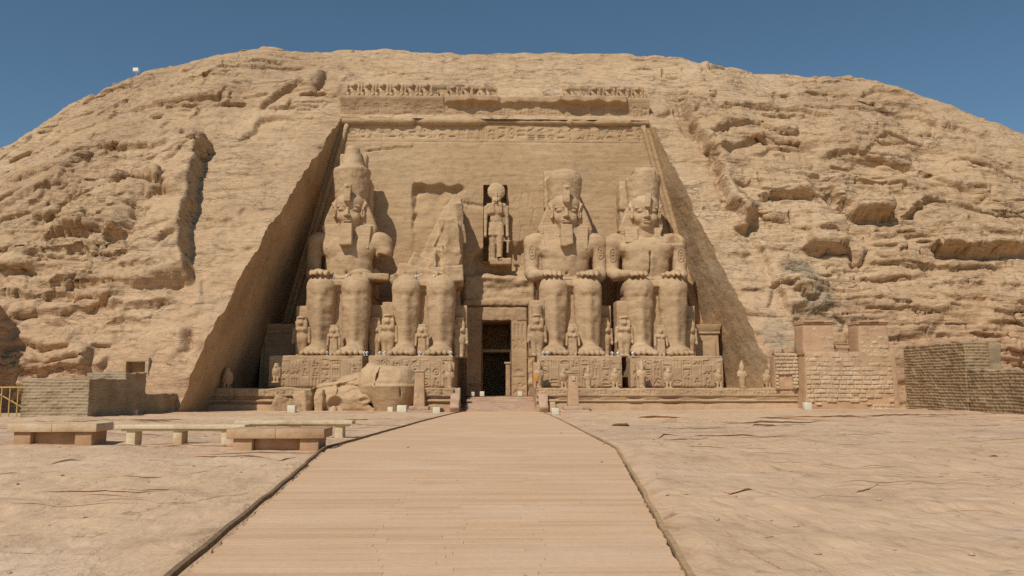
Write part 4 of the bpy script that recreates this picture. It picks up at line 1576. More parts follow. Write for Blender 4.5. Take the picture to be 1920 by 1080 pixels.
gcrack([(330, 856), (400, 862), (460, 858), (520, 867), (560, 855)], .20, .09, .16, .7, seed=1)
gcrack([(-10, 874), (40, 871), (78, 868)], .16, .10, .12, .6, seed=2)
gcrack([(78, 881), (130, 873), (152, 871)], .16, .10, .10, .6, seed=3)
gcrack([(-10, 901), (30, 894)], .18, .09, .12, .5, seed=4)
gcrack([(335, 896), (380, 887), (432, 872)], .06, .12, .10, .6, seed=5)
gcrack([(1225, 903), (1290, 917), (1340, 914), (1372, 912)], .12, .05, .06, .5, seed=6)
gcrack([(1348, 924), (1372, 931), (1418, 923)], .16, .06, .10, .4, seed=7)
gcrack([(1338, 985), (1375, 1008), (1398, 1032), (1440, 1058), (1480, 1088)], .16, .035, .08, .3, .08, seed=8)
gcrack([(1590, 927), (1622, 917), (1648, 904)], .14, .05, .07, .4, seed=9)
gcrack([(1440, 910), (1500, 908), (1560, 917), (1592, 927)], .08, .05, .05, .5, seed=10)
gcrack([(1228, 822), (1245, 818), (1278, 818)], .3, .22, .15, 1.0, seed=11)
gcrack([(1455, 838), (1500, 844), (1545, 844), (1608, 846)], .25, .12, .15, .8, seed=12)
gcrack([(1840, 862), (1870, 857), (1890, 854), (1930, 858)], .25, .12, .15, .8, seed=13)
gcrack([(1640, 896), (1700, 890), (1780, 896)], .08, .08, .05, .6, seed=14)
gcrack([(1140, 800), (1180, 798)], .35, .3, .12, 1.0, seed=15)
gcrack([(1300, 792), (1420, 794), (1560, 792)], .22, .25, .18, 1.4, seed=16)
gcrack([(1440, 1010), (1460, 1006)], .1, .04, .04, .2, seed=17)
gcrack([(1510, 940), (1540, 932), (1620, 936)], .05, .06, .05, .5, seed=18)
gcrack([(1860, 1035), (1900, 1037)], .08, .04, .05, .3, seed=19)
_r = random.Random(8)
for k in range(210):
    if k % 2:
        y0 = _r.uniform(7, 55)
        x0 = _r.uniform(4.8, 5 + y0 * .62)
    else:
        y0 = _r.uniform(7, 48)
        x0 = -_r.uniform(5.2, 6 + y0 * .6)
    L = _r.uniform(.4, 2.8) * (.6 + y0 * .04)
    n = 5
    a = _r.uniform(-.35, .25)
    pts = [(x0 + L * i / n, y0 + a * L * i / n + _r.uniform(-.08, .08) * L) for i in range(n + 1)]
    q_ = .5 + y0 / 40
    gcrack(None, _r.uniform(.02, .10) * q_, _r.uniform(.03, .07) * q_, _r.uniform(.0, .07) * q_, .3 * q_, .12, k * 2.3, pts)
GZ = GZ * (1 - in_walk) + in_walk * (np.interp(GY, [0, 12, 21, 45, 60, 72, 75, 80], [.955, .965, .985, .66, .40, .16, .13, .1]) - .12 + .25 * np.clip(rel, -.1, .1))
GV, GF, off = [np.stack([GX, GY, GZ], -1).reshape(-1, 3)], [grid_faces(*GX.shape)], GX.size
for V in LEDGES:
    xr_, yr_ = V[..., 0], V[..., 1]
    j = np.clip(np.searchsorted(gyr, yr_) - 1, 0, len(gyr) - 2)
    fy = np.clip((yr_ - gyr[j]) / (gyr[j + 1] - gyr[j]), 0, 1)
    zb = 0
    for jj, wgt in ((j, 1 - fy), (j + 1, fy)):
        u = xr_ / gw_[jj]
        ii = np.clip(np.searchsorted(gs, u) - 1, 0, len(gs) - 2)
        fx = np.clip((u - gs[ii]) / (gs[ii + 1] - gs[ii]), 0, 1)
        zb = zb + wgt * (GZ[jj, ii] * (1 - fx) + GZ[jj, ii + 1] * fx)
    W = V.copy()
    W[..., 2] += zb
    GV.append(W.reshape(-1, 3))
    GF.append(grid_faces(V.shape[0], V.shape[1], None, off, True))
    off += V.shape[0] * V.shape[1]
me = mesh_np('ground', np.concatenate(GV), np.concatenate(GF), True)
tag(link('ground', me, M['ground']), kind='structure')

# ------------------------------------------------------------------ boardwalk
def wl(y):
    return float(np.interp(y, [p[0] for p in WL], [p[1] for p in WL]))


def wr(y):
    return float(np.interp(y, [p[0] for p in WR], [p[1] for p in WR]))


def walk_z(y):
    return float(np.interp(y, [0, 12, 21, 45, 60, 72, 75], [.955, .965, .985, .66, .40, .16, .13]))


_r = random.Random(5)
mb = MB()
yy = 2.0
while yy < 74.3:
    w = .142
    zt = walk_z(yy) + _r.gauss(0, .0012)
    tl = _r.gauss(0, .0012)
    xl, xr = wl(yy) + .02 + _r.uniform(-.035, .035), wr(yy) - .02 + _r.uniform(-.02, .02)
    cut = [xl] + sorted([xl + (xr - xl) * (f + _r.uniform(-.03, .03)) for f in ((.36, .7) if int(yy / .15) % 2 else (.52,))]) + [xr]
    g = _r.choice((.001, .001, .002, .002, .003, .004, .008))
    for a, b in zip(cut[:-1], cut[1:]):
        dz = _r.gauss(0, .0012)
        ya, yb_ = yy, yy + w - g
        e = .0022
        V = [(a, ya, zt - .04), (b - .004, ya, zt - .04), (b - .004, yb_, zt - .04), (a, yb_, zt - .04),
             (a, ya, zt - e + dz), (b - .004, ya, zt - e + dz + tl * .3), (b - .004, ya + e, zt + dz + tl * .3), (a, ya + e, zt + dz),
             (a, yb_ - e, zt + dz + tl), (b - .004, yb_ - e, zt + dz + tl), (b - .004, yb_, zt - e + dz + tl), (a, yb_, zt - e + dz + tl)]
        mb.add(V, [(0, 1, 5, 4), (4, 5, 6, 7), (7, 6, 9, 8), (8, 9, 10, 11), (11, 10, 2, 3), (0, 4, 7, 8, 11, 3), (1, 2, 10, 9, 6, 5)])
    yy += w
walk = mb.build('boardwalk', M['planks'])
tag(walk, kind='structure')
for nm_, fn_, s, mt, hw in (('kerb_rail', wl, -1, 'railwood', .029), ('kerb_rail', wr, 1, 'railpale', .030)):
    mb = MB()
    ys = np.concatenate([np.arange(2.0, 74.4, .4)])
    pts = [(fn_(q) + s * (.05 if s < 0 else .03) + .008 * math.sin(q * 3.1) + .014 * math.sin(int(q / 2.4) * 7.7), q, walk_z(q) + (.035 if s < 0 else .01)) for q in ys]
    for p, q in zip(pts[:-1], pts[1:]):
        mb.bar(p, (q[0], q[1] - .012, q[2]), hw * 2, hw * 2.2)
    mb.build(nm_, M[mt], walk, False)

# steps up to the door between the giants' bases
mb = MB()
ns = 7
for i in range(ns):
    za = .12 + (1.33 - .12) * (i + 1) / ns
    y0 = 74.3 + i * .85
    mb.box((.85, y0 + (88.4 - y0) / 2, za - .15), (7.0 - .03 * i, 88.4 - y0, .3), .3, .018, .4, .03)
st = mb.build('entrance_steps', M['pinkstone'], None, True)
tag(st, 'low worn stone steps rising from the boardwalk to the dark doorway', 'steps')

# ------------------------------------------------------------------ the four seated giants
PB = 5.35            # top of the bases
ST_Y = 77.0
ST_X = [-15.5, -7.0, 7.75, 16.4]
LEGX = 1.72


def sculpt_body(k):
    """one giant, forward is -y, z from the top of its base; k = 0..3 from the left"""
    s = Sculpt((-5.6, -1.0, -.2), (5.6, 12.4 if k == 1 else 11.6, 18.2 if k == 1 else 14.2), .1)
    for g in (-1, 1):
        cx = g * LEGX
        s.cap((cx, 2.7, .9), (cx, 2.75, 6.3), 1.0, 1.30, .1)
        s.ell((cx + g * .10, 3.1, 4.6), (1.27, 1.38, 2.2), .5)
        s.box((cx, 3.2, 4.2), (1.20, 1.05, 3.0), .5, .35)
        s.ell((cx, 2.4, 6.95), (1.24, 1.08, .95), .5)
        s.box((cx, 3.1, 6.2), (1.27, 1.22, 1.5), .5, .45)
        s.ell((cx - g * .05, 1.62, 6.55), (.72, .42, .62), .12)             # kneecap
        s.cap((cx, 1.75, 1.2), (cx, 1.55, 5.6), .26, .3, .5)                 # shin ridge
        # foot and toes
        s.cap((cx, 2.4, .75), (cx + g * .08, .55, .40), .88, .46, .35, sx=1.25)
        s.ell((cx + g * .05, 1.15, .52), (1.22, 1.35, .55), .3)
        for t in range(5):
            u = (t - 2) * .40
            big = 1 if (t == (4 if g < 0 else 0)) else 0
            ln = .02 if big else .12 * abs(t - (3 if g < 0 else 1))
            s.cap((cx + u * 1.1, .75, .34), (cx + u * 1.32 + g * .10, -.42 + ln, .25), .27 + .07 * big, .23 + .07 * big, .07)
        # thigh under the kilt
        s.cap((cx, 2.6, 6.95), (cx * .92, 8.4, 7.35), 1.22, 1.4, .3)
    s.box((0, 5.4, 7.15), (2.75, 2.75, .62), .18, .25)                       # kilt across the lap
    s.box((0, 2.75, 7.35), (1.1, .55, .32), .1, .1)
    if k != 1:
        s.ell((0, 7.9, 9.1), (2.5, 1.45, 1.9), .5)
        s.ell((0, 7.65, 10.3), (2.5, 1.35, 1.7), .6)
        s.ell((0, 7.85, 11.7), (2.95, 1.5, 1.65), .5)
        for g in (-1, 1):
            s.ell((g * 1.25, 7.05, 11.65), (1.5, .50, .9), .6)
            s.ell((g * 1.35, 6.50, 11.25), (.09, .08, .09), .1)
            s.cap((g * .3, 6.95, 9.7), (g * .42, 6.75, 10.6), .5, .5, .4)
        s.cap((-2.9, 8.0, 12.75), (2.9, 8.0, 12.75), .78, .78, .6)
        s.ell((0, 6.5, 8.95), (.14, .3, .2), .12, True)                      # navel
        s.box((0, 7.55, 8.35), (2.55, 1.3, .16), .1, .08)                    # belt
        for g in (-1, 1):
            broken = (k == 0 and g > 0)
            s.ell((g * 3.42, 7.95, 12.45), (1.08, 1.08, 1.02), .45)
            if broken:
                s.cap((g * 3.6, 7.95, 12.2), (g * 3.75, 7.7, 11.2), .98, .9, .3)
            else:
                s.cap((g * 3.60, 7.95, 12.3), (g * 3.70, 7.6, 9.2), .89, .74, .25)
                s.cap((g * 3.70, 7.6, 9.1), (g * 3.5, 6.2, 8.7), .74, .68, .2)
                s.cap((g * 3.6, 7.2, 8.8), (g * 2.2, 3.9, 8.5), .70, .46, .2)
            # hand lying flat on the thigh, thumb inwards
            hx = g * 1.85
            if not (k == 0 and g > 0):
                s.ell((hx, 3.4, 8.32), (.98, 1.0, .34), .22)
                for t in range(4):
                    u = (t - 1.5) * .46
                    ln = (.30, .05, .0, .18)[t if g > 0 else 3 - t]
                    s.cap((hx + u, 3.0, 8.34), (hx + u * 1.05, 1.8 + ln, 8.33), .26, .235, .2)
                    s.cap((hx + u * 1.05, 1.8 + ln, 8.33), (hx + u * 1.05, 1.35 + ln, 8.12), .23, .18, .2)
                s.cap((hx - g * .85, 3.9, 8.4), (hx - g * 1.05, 2.75, 8.3), .25, .2, .08)
            else:
                s.ell((1.9, 4.4, 8.5), (1.2, 1.6, .55), .3)
                s.box((3.0, 5.2, 8.1), (1.3, 2.4, .35), .15, .2, rz=.3)
    else:
        # torn body: a leaning fin of rock on the right, rubble sloping down to the left
        s.poly([(3.45, 7.6), (3.55, 12.0), (3.45, 17.3), (2.75, 17.9), (1.3, 16.0), (.3, 13.4), (-.9, 10.6), (-2.6, 9.3), (-3.3, 8.2), (-3.2, 7.4)], 6.4, 12.0, .15, .3, lambda z: .16 * (z - 7.5))
        for c_, h_, ry_, rz_ in (((2.4, 7.9, 11.2), (.95, 1.3, 3.7), -.10, .15), ((1.25, 7.5, 9.7), (1.5, 1.6, 1.9), .38, .3), ((.45, 8.0, 11.5), (.8, 1.2, 1.7), .55, -.2),
                                 ((-.6, 6.7, 8.5), (2.2, 1.9, .85), .26, -.2), ((2.7, 5.3, 8.5), (.85, 1.7, .85), -.1, .25), ((-2.2, 4.2, 8.15), (1.0, 1.4, .5), -.12, .4), ((2.9, 8.6, 14.6), (.5, 1.1, 2.2), -.06, .5),
                                 ((1.6, 8.0, 13.0), (.8, 1.2, 1.8), .40, .3), ((-.4, 7.4, 9.6), (1.7, 1.5, 1.0), .42, .15), ((.6, 4.3, 8.0), (1.0, 1.2, .4), .1, -.3)):
            s.box(c_, h_, .05, .06, ry=ry_, rz=rz_)
        for c_, h_, ry_, rz_ in (((.2, 6.0, 14.8), (.9, 2.2, 2.2), .5, .2), ((1.2, 4.9, 12.9), (.5, 1.8, 1.5), .42, -.3), ((1.9, 5.0, 10.6), (.35, 1.5, 1.2), .1, .5)):
            s.box(c_, h_, .04, .06, True, ry=ry_, rz=rz_)
    # wear: cracks and strata
    if k == 1:
        m = (s.ax[2] > 7.7)
        sub = s.f[:, :, m]
        i, j, l = np.nonzero(np.abs(sub) < 1.2)
        xx, yy_, zz_ = s.ax[0][i], s.ax[1][j], s.ax[2][m][l]
        sub[i, j, l] += (.15 * fbm(xx * .4 + 3, yy_ * .4, zz_ * .5, 4) + .16 * np.abs(noise(xx * .6, yy_ * .6, zz_ * .5 + 4))).astype(np.float32) - .05
        s.f[:, :, m] = sub
    if k == 0:
        s.box((3.9, 7.2, 9.6), (1.0, 1.4, 1.35), .1, .1, True, ry=.2)
    if k == 3:
        # flaked shin of the left leg, chipped chest and shoulder
        m = (s.ax[2] > 2.0) & (s.ax[2] < 6.1)
        a = s.ax[0] < 0
        sub = s.f[np.ix_(a, np.ones(len(s.ax[1]), bool), m)]
        i, j, l = np.nonzero(np.abs(sub) < .4)
        xx, yy_, zz_ = s.ax[0][a][i], s.ax[1][j], s.ax[2][m][l]
        q = zz_ * 2.3 + .5 * noise(xx * .8, yy_, zz_)
        sub[i, j, l] += (.05 * (q - np.floor(q)) * sstep(-.3, .2, noise(xx * 1.1, yy_, zz_ * 1.3)) * sstep(2.0, 2.6, zz_) * sstep(6.1, 5.6, zz_)).astype(np.float32)
        s.f[np.ix_(a, np.ones(len(s.ax[1]), bool), m)] = sub
        s.box((2.9, 6.6, 12.9), (.9, .8, .6), .1, .2, True, rz=.5)
        s.ell((1.8, 6.8, 11.9), (.8, .35, .5), .3)
        s.box((-1.8, 6.85, 11.7), (.9, .3, .3), .1, .3)
        s.box((.2, 6.2, 9.9), (.07, .5, 1.4), .02, .05, True, ry=.05)
    s.rough(.045, .9, 4, k * 3.1, .028)
    return s.mesh('body')


def sculpt_head(k):
    s = Sculpt((-3.6, 4.9, 11.0), (3.6, 9.8, 17.8), .065)
    # neck, skull, jaw
    s.cap((0, 7.9, 12.7), (0, 7.7, 14.5), 1.15, 1.05, .2)
    s.ell((0, 7.7, 15.6), (1.38, 1.42, 1.7), .2)
    s.ell((0, 7.35, 14.8), (1.06, 1.06, 1.05), .4)
    s.ell((0, 6.64, 14.18), (.52, .42, .34), .3)                    # chin
    for g in (-1, 1):
        s.ell((g * .74, 6.78, 15.0), (.46, .42, .5), .3)           # cheeks
        s.cap((g * .22, 6.30, 16.10), (g * 1.12, 6.62, 16.08), .17, .13, .22)    # brow
        s.ell((g * .64, 6.24, 15.76), (.48, .20, .22), .12, True)  # socket
        s.ell((g * .64, 6.46, 15.74), (.43, .20, .17), .04)        # eyeball
        s.cap((g * .22, 6.34, 15.80), (g * .62, 6.29, 15.93), .055, .05, .04)
        s.cap((g * .62, 6.29, 15.93), (g * 1.12, 6.52, 15.78), .05, .045, .04)     # lid
        s.cap((g * .26, 6.36, 15.62), (g * .98, 6.50, 15.66), .05, .04, .05)
        # ear
        s.ell((g * 1.48, 7.1, 15.45), (.22, .34, .62), .1)
        s.ell((g * 1.56, 6.86, 15.5), (.12, .16, .38), .08, True)
    s.cap((0, 6.28, 16.0), (0, 5.93, 15.10), .12, .20, .15)       # nose
    for g in (-1, 1):
        s.ell((g * .22, 6.10, 15.04), (.17, .2, .14), .1)
    s.cap((-.52, 6.40, 14.62), (.52, 6.40, 14.62), .09, .09, .06)
    s.ell((0, 6.20, 14.67), (.48, .15, .10), .05)                  # lips
    s.ell((0, 6.20, 14.46), (.46, .17, .11), .05)
    s.box((0, 6.0, 14.565), (.60, .20, .018), .01, .03, True)
    # striped head cloth: wings, forehead band, lappets
    wl_, wr_ = 1.0, 1.0
    if k == 3:
        wl_, wr_ = .96, .72
    hood = [(1.5 * wr_ + .1, 17.1), (1.9 * wr_, 16.6), (2.45 * wr_, 15.4), (2.98 * wr_, 13.9), (2.75 * wr_, 13.25), (2.0, 13.0), (-2.0, 13.0), (-2.75 * wl_, 13.25), (-2.98 * wl_, 13.9), (-2.45 * wl_, 15.4), (-1.9 * wl_, 16.6), (-1.6, 17.1)]
    s.poly(hood, 7.35, 9.3, .28, .12)
    s.ell((0, 7.68, 16.5), (1.60, 1.58, 1.32), .1)
    s.lathe((0, 7.72, 0), [(16.14, 1.44), (16.18, 1.55), (16.46, 1.60), (16.52, 1.55)], .05, .98)
    for g in (-1, 1):
        s.cap((g * 1.6, 7.15, 16.2), (g * 1.78, 7.3, 16.6), .14, .12, .2)
        if not (k == 3):
            s.box((g * 1.52, 7.13, 12.8), (.84, .40, 1.35), .10, .3, rx=-.20, ry=g * .06)
        else:
            s.box((g * 1.6, 7.05, 13.1), (.7, .35, .9), .10, .3, rx=-.22)
    # stripes of the cloth
    i, j, l = np.nonzero(np.abs(s.f) < .25)
    xx, yy_, zz_ = s.ax[0][i], s.ax[1][j], s.ax[2][l]
    side = (np.abs(xx) > 1.66) | (zz_ < 13.4)
    s.f[i, j, l] += (.009 * np.cos(zz_ * 2 * math.pi / .34) * side).astype(np.float32)
    if k == 3:
        s.box((2.35, 7.6, 13.6), (.6, 1.4, .8), .2, .2, True, ry=.4)
        s.ell((-.1, 6.2, 13.62), (.66, .5, .3), .1, True)
    s.rough(.022, .6, 3, k * 2.7, .012)
    return s.mesh('head')


def sculpt_crown(k):
    if k == 0:
        s = Sculpt((-2.6, 5.4, 16.3), (2.6, 11.0, 23.6), .085)
        s.lathe((0, 8.4, 0), [(16.6, 1.66), (17.2, 1.72), (20.3, 2.02), (20.55, 1.95), (20.75, 1.5), (21.0, 1.32), (21.6, 1.12), (22.6, .82), (22.9, .80), (23.2, .6)], .1)
        s.box((0, 9.6, 19.6), (1.5, .7, 3.0), .2, .2)
    elif k == 2:
        s = Sculpt((-2.6, 5.4, 16.3), (2.6, 11.0, 21.4), .085)
        s.lathe((0, 8.4, 0), [(16.6, 1.66), (17.2, 1.72), (19.6, 1.95), (20.2, 1.75), (20.65, .9), (20.75, .4)], .1)
        s.box((-.9, 9.4, 18.6), (1.3, .8, 2.2), .2, .2)
        s.box((2.2, 7.6, 20.6), (.9, 2.0, .5), .1, .2, True, ry=.5)
        s.box((-2.1, 7.0, 20.5), (.9, 2.0, .6), .1, .2, True, ry=-.6)
    else:
        s = Sculpt((-2.6, 5.4, 16.3), (2.6, 11.0, 21.2), .085)
        s.lathe((0, 8.4, 0), [(16.6, 1.66), (17.2, 1.72), (19.3, 1.92), (20.2, 1.95), (20.4, 1.85)], .1)
        s.box((-.1, 8.0, 20.3), (1.25, 1.3, .32), .1, .1)
        s.box((-2.0, 7.4, 20.4), (.75, 2.4, .62), .1, .2, True, ry=-.15)
        s.box((1.95, 7.2, 20.6), (.62, 2.2, .62), .1, .2, True, ry=.25)
    s.rough(.05, .7, 4, 5 + k, .025)
    return s.mesh('crown')


ST_LABEL = ['leftmost seated stone giant in a full tall double crown with a broken left arm',
            'seated stone giant whose torso and head have broken away, only legs and lap left',
            'bearded seated stone giant with a broken-topped crown just right of the doorway',
            'rightmost seated stone giant with a beardless chin beside the sunlit recess wall']
GIANTS = []
for k in range(4):
    t = thing('colossal_statue', ST_LABEL[k], 'statue', (ST_X[k], ST_Y, PB), 0, 'four seated giants at the temple front')
    GIANTS.append(t)
    link('body', sculpt_body(k), M['statue'], t)
    mb = MB()
    mb.box((0, 7.1, 3.2), (5.7, 7.6, 6.4), .3, .05, .8, .12)
    mb.box((0, 9.6, 8.0), (5.9, 2.4, 3.4), .3, .08, .8, .15)
    mb.build('throne', M['statue'], t, True)
    # carved panel between the legs and along the throne front
    mb = MB()
    mb.box((0, 3.3, 3.25), (1.9, .8, 6.6), .2, .03, .5, .05)
    mb.build('throne_front', M['relief'], t, True)
    mb = MB()
    hgt = 19.8 if k != 1 else 12.5
    if k == 1:
        mb.box((2.0, 11.0, 6.5 + 2.6), (2.6, 1.6, 12.0), .35, .12, .8, .2)
    elif k == 3:
        mb.box((-.9, 10.6, hgt / 2), (3.0, 2.6, hgt), .35, .10, .8, .15)
        mb.box((-1.3, 10.0, 17.8), (2.4, 2.2, 2.8), .3, .15, .8, .2)
    else:
        mb.box((0.1, 10.7, hgt / 2), (3.6, 2.4, hgt), .35, .08, .8, .15)
    mb.build('back_pillar', M['statue'], t, True)
    if k == 1:
        continue
    h = link('head', sculpt_head(k), M['statue'], t)
    link('crown', sculpt_crown(k), M['statue'], t)
    if k in (0, 2):
        s = Sculpt((-1.0, 5.0, 11.3), (1.0, 7.0, 14.6), .06)
        s.box((0, 6.0, 12.9), (.63, .46, 1.18), .08, .05, rx=-.10, tap=-.06)
        i, j, l = np.nonzero(np.abs(s.f) < .2)
        s.f[i, j, l] += (.014 * np.cos(s.ax[2][l] * 2 * math.pi / .22)).astype(np.float32)
        if k == 2:
            s.box((.5, 5.8, 11.8), (.5, .8, .14), .03, .05, True, ry=-.3)
        s.rough(.02, .4, 3, k)
        link('beard', s.mesh('beard'), M['statue'], t)
    # rearing cobra over the brow
    s = Sculpt((-.9, 4.9, 15.8), (.9, 7.2, 18.9), .06)
    if k == 3:
        s.box((.1, 6.15, 16.75), (.28, .4, .75), .1, .1, ry=.15)
        s.ell((.25, 6.1, 17.3), (.2, .3, .3), .1)
    else:
        s.box((0, 5.92, 17.4), (.38, .24, .95), .10, .1, tap=.14, rx=-.05)
        s.ell((0, 5.82, 18.1), (.26, .3, .24), .1)
        s.cap((0, 6.05, 17.9), (0, 6.6, 18.25), .24, .2, .1)
        s.cap((0, 6.2, 16.4), (0, 6.0, 16.9), .3, .36, .15)
    s.rough(.02, .4, 3, k)
    link('uraeus', s.mesh('uraeus'), M['statue'], t)
    # name rings cut on the upper arms stand as raised ovals
    if k in (2, 3):
        for g in (-1, 1):
            mb = MB()
            ring_ = []
            for q in range(17):
                a = 2 * math.pi * q / 16
                zq = 11.3 + .72 * math.copysign(abs(math.sin(a)) ** .7, math.sin(a)) - (.3 if k == 3 else 0)
                xq = g * 3.66 + .30 * math.cos(a)
                ring_.append((xq, 6.93 + .10 * (12.3 - zq) * -.2, zq))
            mb.tube(ring_, .03, 6, False)
            for zq in (10.95, 11.3, 11.6):
                mb.tube([(g * 3.66 - .14, 6.9, zq - (.3 if k == 3 else 0)), (g * 3.66 + .14, 6.9, zq + .1 - (.3 if k == 3 else 0))], .035, 6)
            mb.build('name_ring', M['statue'], t, True)

# bases with their columns of signs
BASES = [(-21.3, -12.45, 'inscribed base block under the leftmost giant, its right end broken', .35), (-11.9, -3.85, 'inscribed base block under the broken giant, partly hidden by fallen rock', .3),
         (4.25, 12.35, 'inscribed base block under the giant right of the doorway', .12), (13.15, 22.1, 'inscribed base block under the rightmost giant, with a chipped top edge', .3)]
for i, (xa, xb, lab, wear) in enumerate(BASES):
    cxm, wv = (xa + xb) / 2, xb - xa
    t = thing('statue_base', lab, 'base', (cxm, 76.3, 2.25), 0, 'carved bases of the giants')
    mb = MB()

    def chip(W, nrm, i=i):
        top_ = sstep(2.3, 3.2, W[:, 2]) * sstep(.4, -.2, W[:, 1])
        return -top_ * .28 * np.maximum(0, noise(W[:, 0] * .7 + i * 5, W[:, 2] * 1.5, 3)) * (2 if i in (0, 3) else 1)
    mb.box((0, 6.3, 1.57), (wv, 12.4, 3.06), .16, .03, .7, .10, fn=chip, seed=i * 2.0)
    mb.build('block', M['relief'], t, True)
    gx_ = np.arange(-wv / 2 + .12, wv / 2 - .11, .055)
    gz_ = np.arange(.12, 2.85, .055)
    Xg, Zg = np.meshgrid(gx_, gz_)
    cut = carve_text(wv - .24, 2.75, gx_ + wv / 2 - .12, gz_ - .12, 40 + i, True, True, wear)
    Yg = .02 + .13 * cut + .03 * fbm(Xg * .8, Zg * .8, i + .5, 3)
    up = sstep(2.2, 2.85, Zg)
    Yg += .30 * up * np.maximum(0, noise(Xg * .7 + i * 5, Zg * 1.5, 3)) * (2 if i in (0, 3) else 1)
    e = np.minimum(np.minimum(Xg - gx_[0], gx_[-1] - Xg), np.minimum(Zg - gz_[0], gz_[-1] - Zg))
    Yg += .18 * sstep(.08, 0, e)
    link('inscribed_panel', mesh_np('inscribed_panel', np.stack([Xg, Yg, Zg], -1).reshape(-1, 3), grid_faces(len(gz_), len(gx_)), True), M['relief'], t)

# ------------------------------------------------------------------ smaller statues
def sculpt_woman(h_crown):
    """standing woman in a long wig, 4 m tall with optional tall crown, back against a slab"""
    s = Sculpt((-1.1, -.8, -.1), (1.1, .9, 4.2 + h_crown), .05)
    for g in (-1, 1):
        s.cap((g * .26, 0, .1), (g * .30, 0, 1.9), .24, .36, .25)
        s.box((g * .27, -.32, .08), (.17, .38, .10), .06, .1)
        s.cap((g * .72, .0, 2.75), (g * .80, -.02, 1.55), .17, .13, .08)
        s.ell((g * .81, -.05, 1.4), (.14, .15, .22), .06)
        s.ell((g * .27, -.30, 2.62), (.22, .2, .2), .1)
    s.ell((0, 0, 1.8), (.60, .36, .5), .3)
    s.ell((0, .02, 2.35), (.44, .30, .5), .3)
    s.ell((0, .02, 2.72), (.64, .34, .38), .25)
    s.box((0, .12, 3.25), (.52, .38, .55), .16, .1)               # wig
    for g in (-1, 1):
        s.box((g * .42, -.12, 2.98), (.17, .26, .48), .08, .06)
    s.ell((0, -.2, 3.28), (.31, .30, .38), .06)
    s.cap((0, -.48, 3.36), (0, -.52, 3.22), .05, .08, .05)
    for g in (-1, 1):
        s.ell((g * .13, -.52, 3.36), (.1, .07, .05), .04, True)
    s.box((0, -.46, 3.1), (.12, .1, .015), .01, .03, True)
    s.lathe((0, .05, 0), [(3.72, .50), (3.82, .52), (3.95, .40)], .05)
    if h_crown:
        s.lathe((0, .08, 0), [(3.8, .42), (4.0, .46), (4.0 + h_crown * .9, .55), (4.1 + h_crown * .9, .50)], .05)
    s.rough(.02, .3, 3, 2.2)
    return s.mesh('figure')


def sculpt_princess():
    """short figure between the feet with a side fall of hair, dress and broad base"""
    s = Sculpt((-.9, -.7, -.1), (.9, .8, 3.3), .05)
    s.box((0, .02, .9), (.40, .28, .75), .12, .1, tap=-.12)
    for g in (-1, 1):
        s.box((g * .2, -.26, .1), (.13, .28, .12), .05, .06)
        s.cap((g * .55, -.05, 2.05), (g * .6, -.14, 1.2), .13, .11, .07)
        s.ell((g * .6, -.16, 1.08), (.11, .12, .16), .05)
        s.ell((g * .2, -.24, 1.95), (.16, .14, .15), .08)
    s.ell((0, 0, 1.75), (.34, .25, .4), .2)
    s.box((0, 0, 2.08), (.58, .24, .16), .1, .15)
    s.box((0, .1, 2.5), (.42, .32, .46), .12, .08)
    s.box((-.34, -.08, 2.3), (.15, .2, .42), .07, .06)
    s.box((.34, -.08, 2.3), (.15, .2, .42), .07, .06)
    s.ell((0, -.16, 2.52), (.25, .24, .3), .05)
    s.cap((0, -.38, 2.58), (0, -.41, 2.47), .04, .06, .04)
    for g in (-1, 1):
        s.ell((g * .1, -.41, 2.58), (.08, .06, .04), .03, True)
    s.box((0, .05, 2.98), (.36, .26, .12), .05, .04)
    s.rough(.02, .3, 3, 6.2)
    return s.mesh('figure')


def sculpt_falcon():
    s = Sculpt((-.6, -.7, -.1), (.6, .8, 1.95), .04)
    s.ell((0, .02, .95), (.36, .36, .60), .1)
    s.ell((0, -.08, 1.15), (.33, .33, .36), .2)
    s.ell((0, -.10, 1.56), (.25, .27, .25), .15)
    s.cap((0, -.34, 1.56), (0, -.46, 1.46), .08, .05, .06)
    for g in (-1, 1):
        s.ell((g * .12, -.33, 1.6), (.06, .05, .05), .03, True)
        s.ell((g * .33, .06, .9), (.12, .30, .58), .05)
        s.cap((g * .15, -.14, .5), (g * .15, -.20, .1), .12, .10, .06)
        s.box((g * .15, -.28, .06), (.11, .2, .06), .03, .04)
    s.box((0, .34, .42), (.22, .10, .44), .06, .1, rx=-.25)
    s.box((0, -.02, .0), (.36, .46, .06), .02, .02)
    s.lathe((0, -.08, 0), [(1.74, .22), (1.80, .23), (1.84, .2)], .03)
    s.rough(.015, .25, 3, 1.2)
    return s.mesh('falcon')


def sculpt_osiris():
    """mummy-shaped standing king in a tall white crown"""
    s = Sculpt((-.7, -.6, -.1), (.7, .7, 3.1), .045)
    s.cap((0, 0, .1), (0, .02, 1.4), .30, .40, .1)
    s.box((0, -.22, .08), (.24, .34, .09), .05, .08)
    s.ell((0, .02, 1.5), (.46, .30, .42), .25)
    for g in (-1, 1):
        s.cap((g * .36, 0, 1.65), (g * .38, -.14, 1.30), .14, .13, .12)
        s.cap((g * .40, -.16, 1.32), (-g * .1, -.30, 1.50), .11, .09, .06)
    s.ell((0, -.06, 2.0), (.23, .23, .26), .1)
    s.cap((0, -.27, 2.0), (0, -.29, 1.92), .03, .05, .03)
    s.box((0, -.28, 1.72), (.06, .07, .16), .02, .03)
    s.lathe((0, 0, 0), [(2.05, .25), (2.2, .28), (2.4, .26), (2.7, .15), (2.85, .12), (2.95, .06)], .05)
    s.box((0, .3, 1.0), (.25, .12, 1.05), .04, .06)
    s.rough(.02, .25, 3, 4.2)
    return s.mesh('osiris')


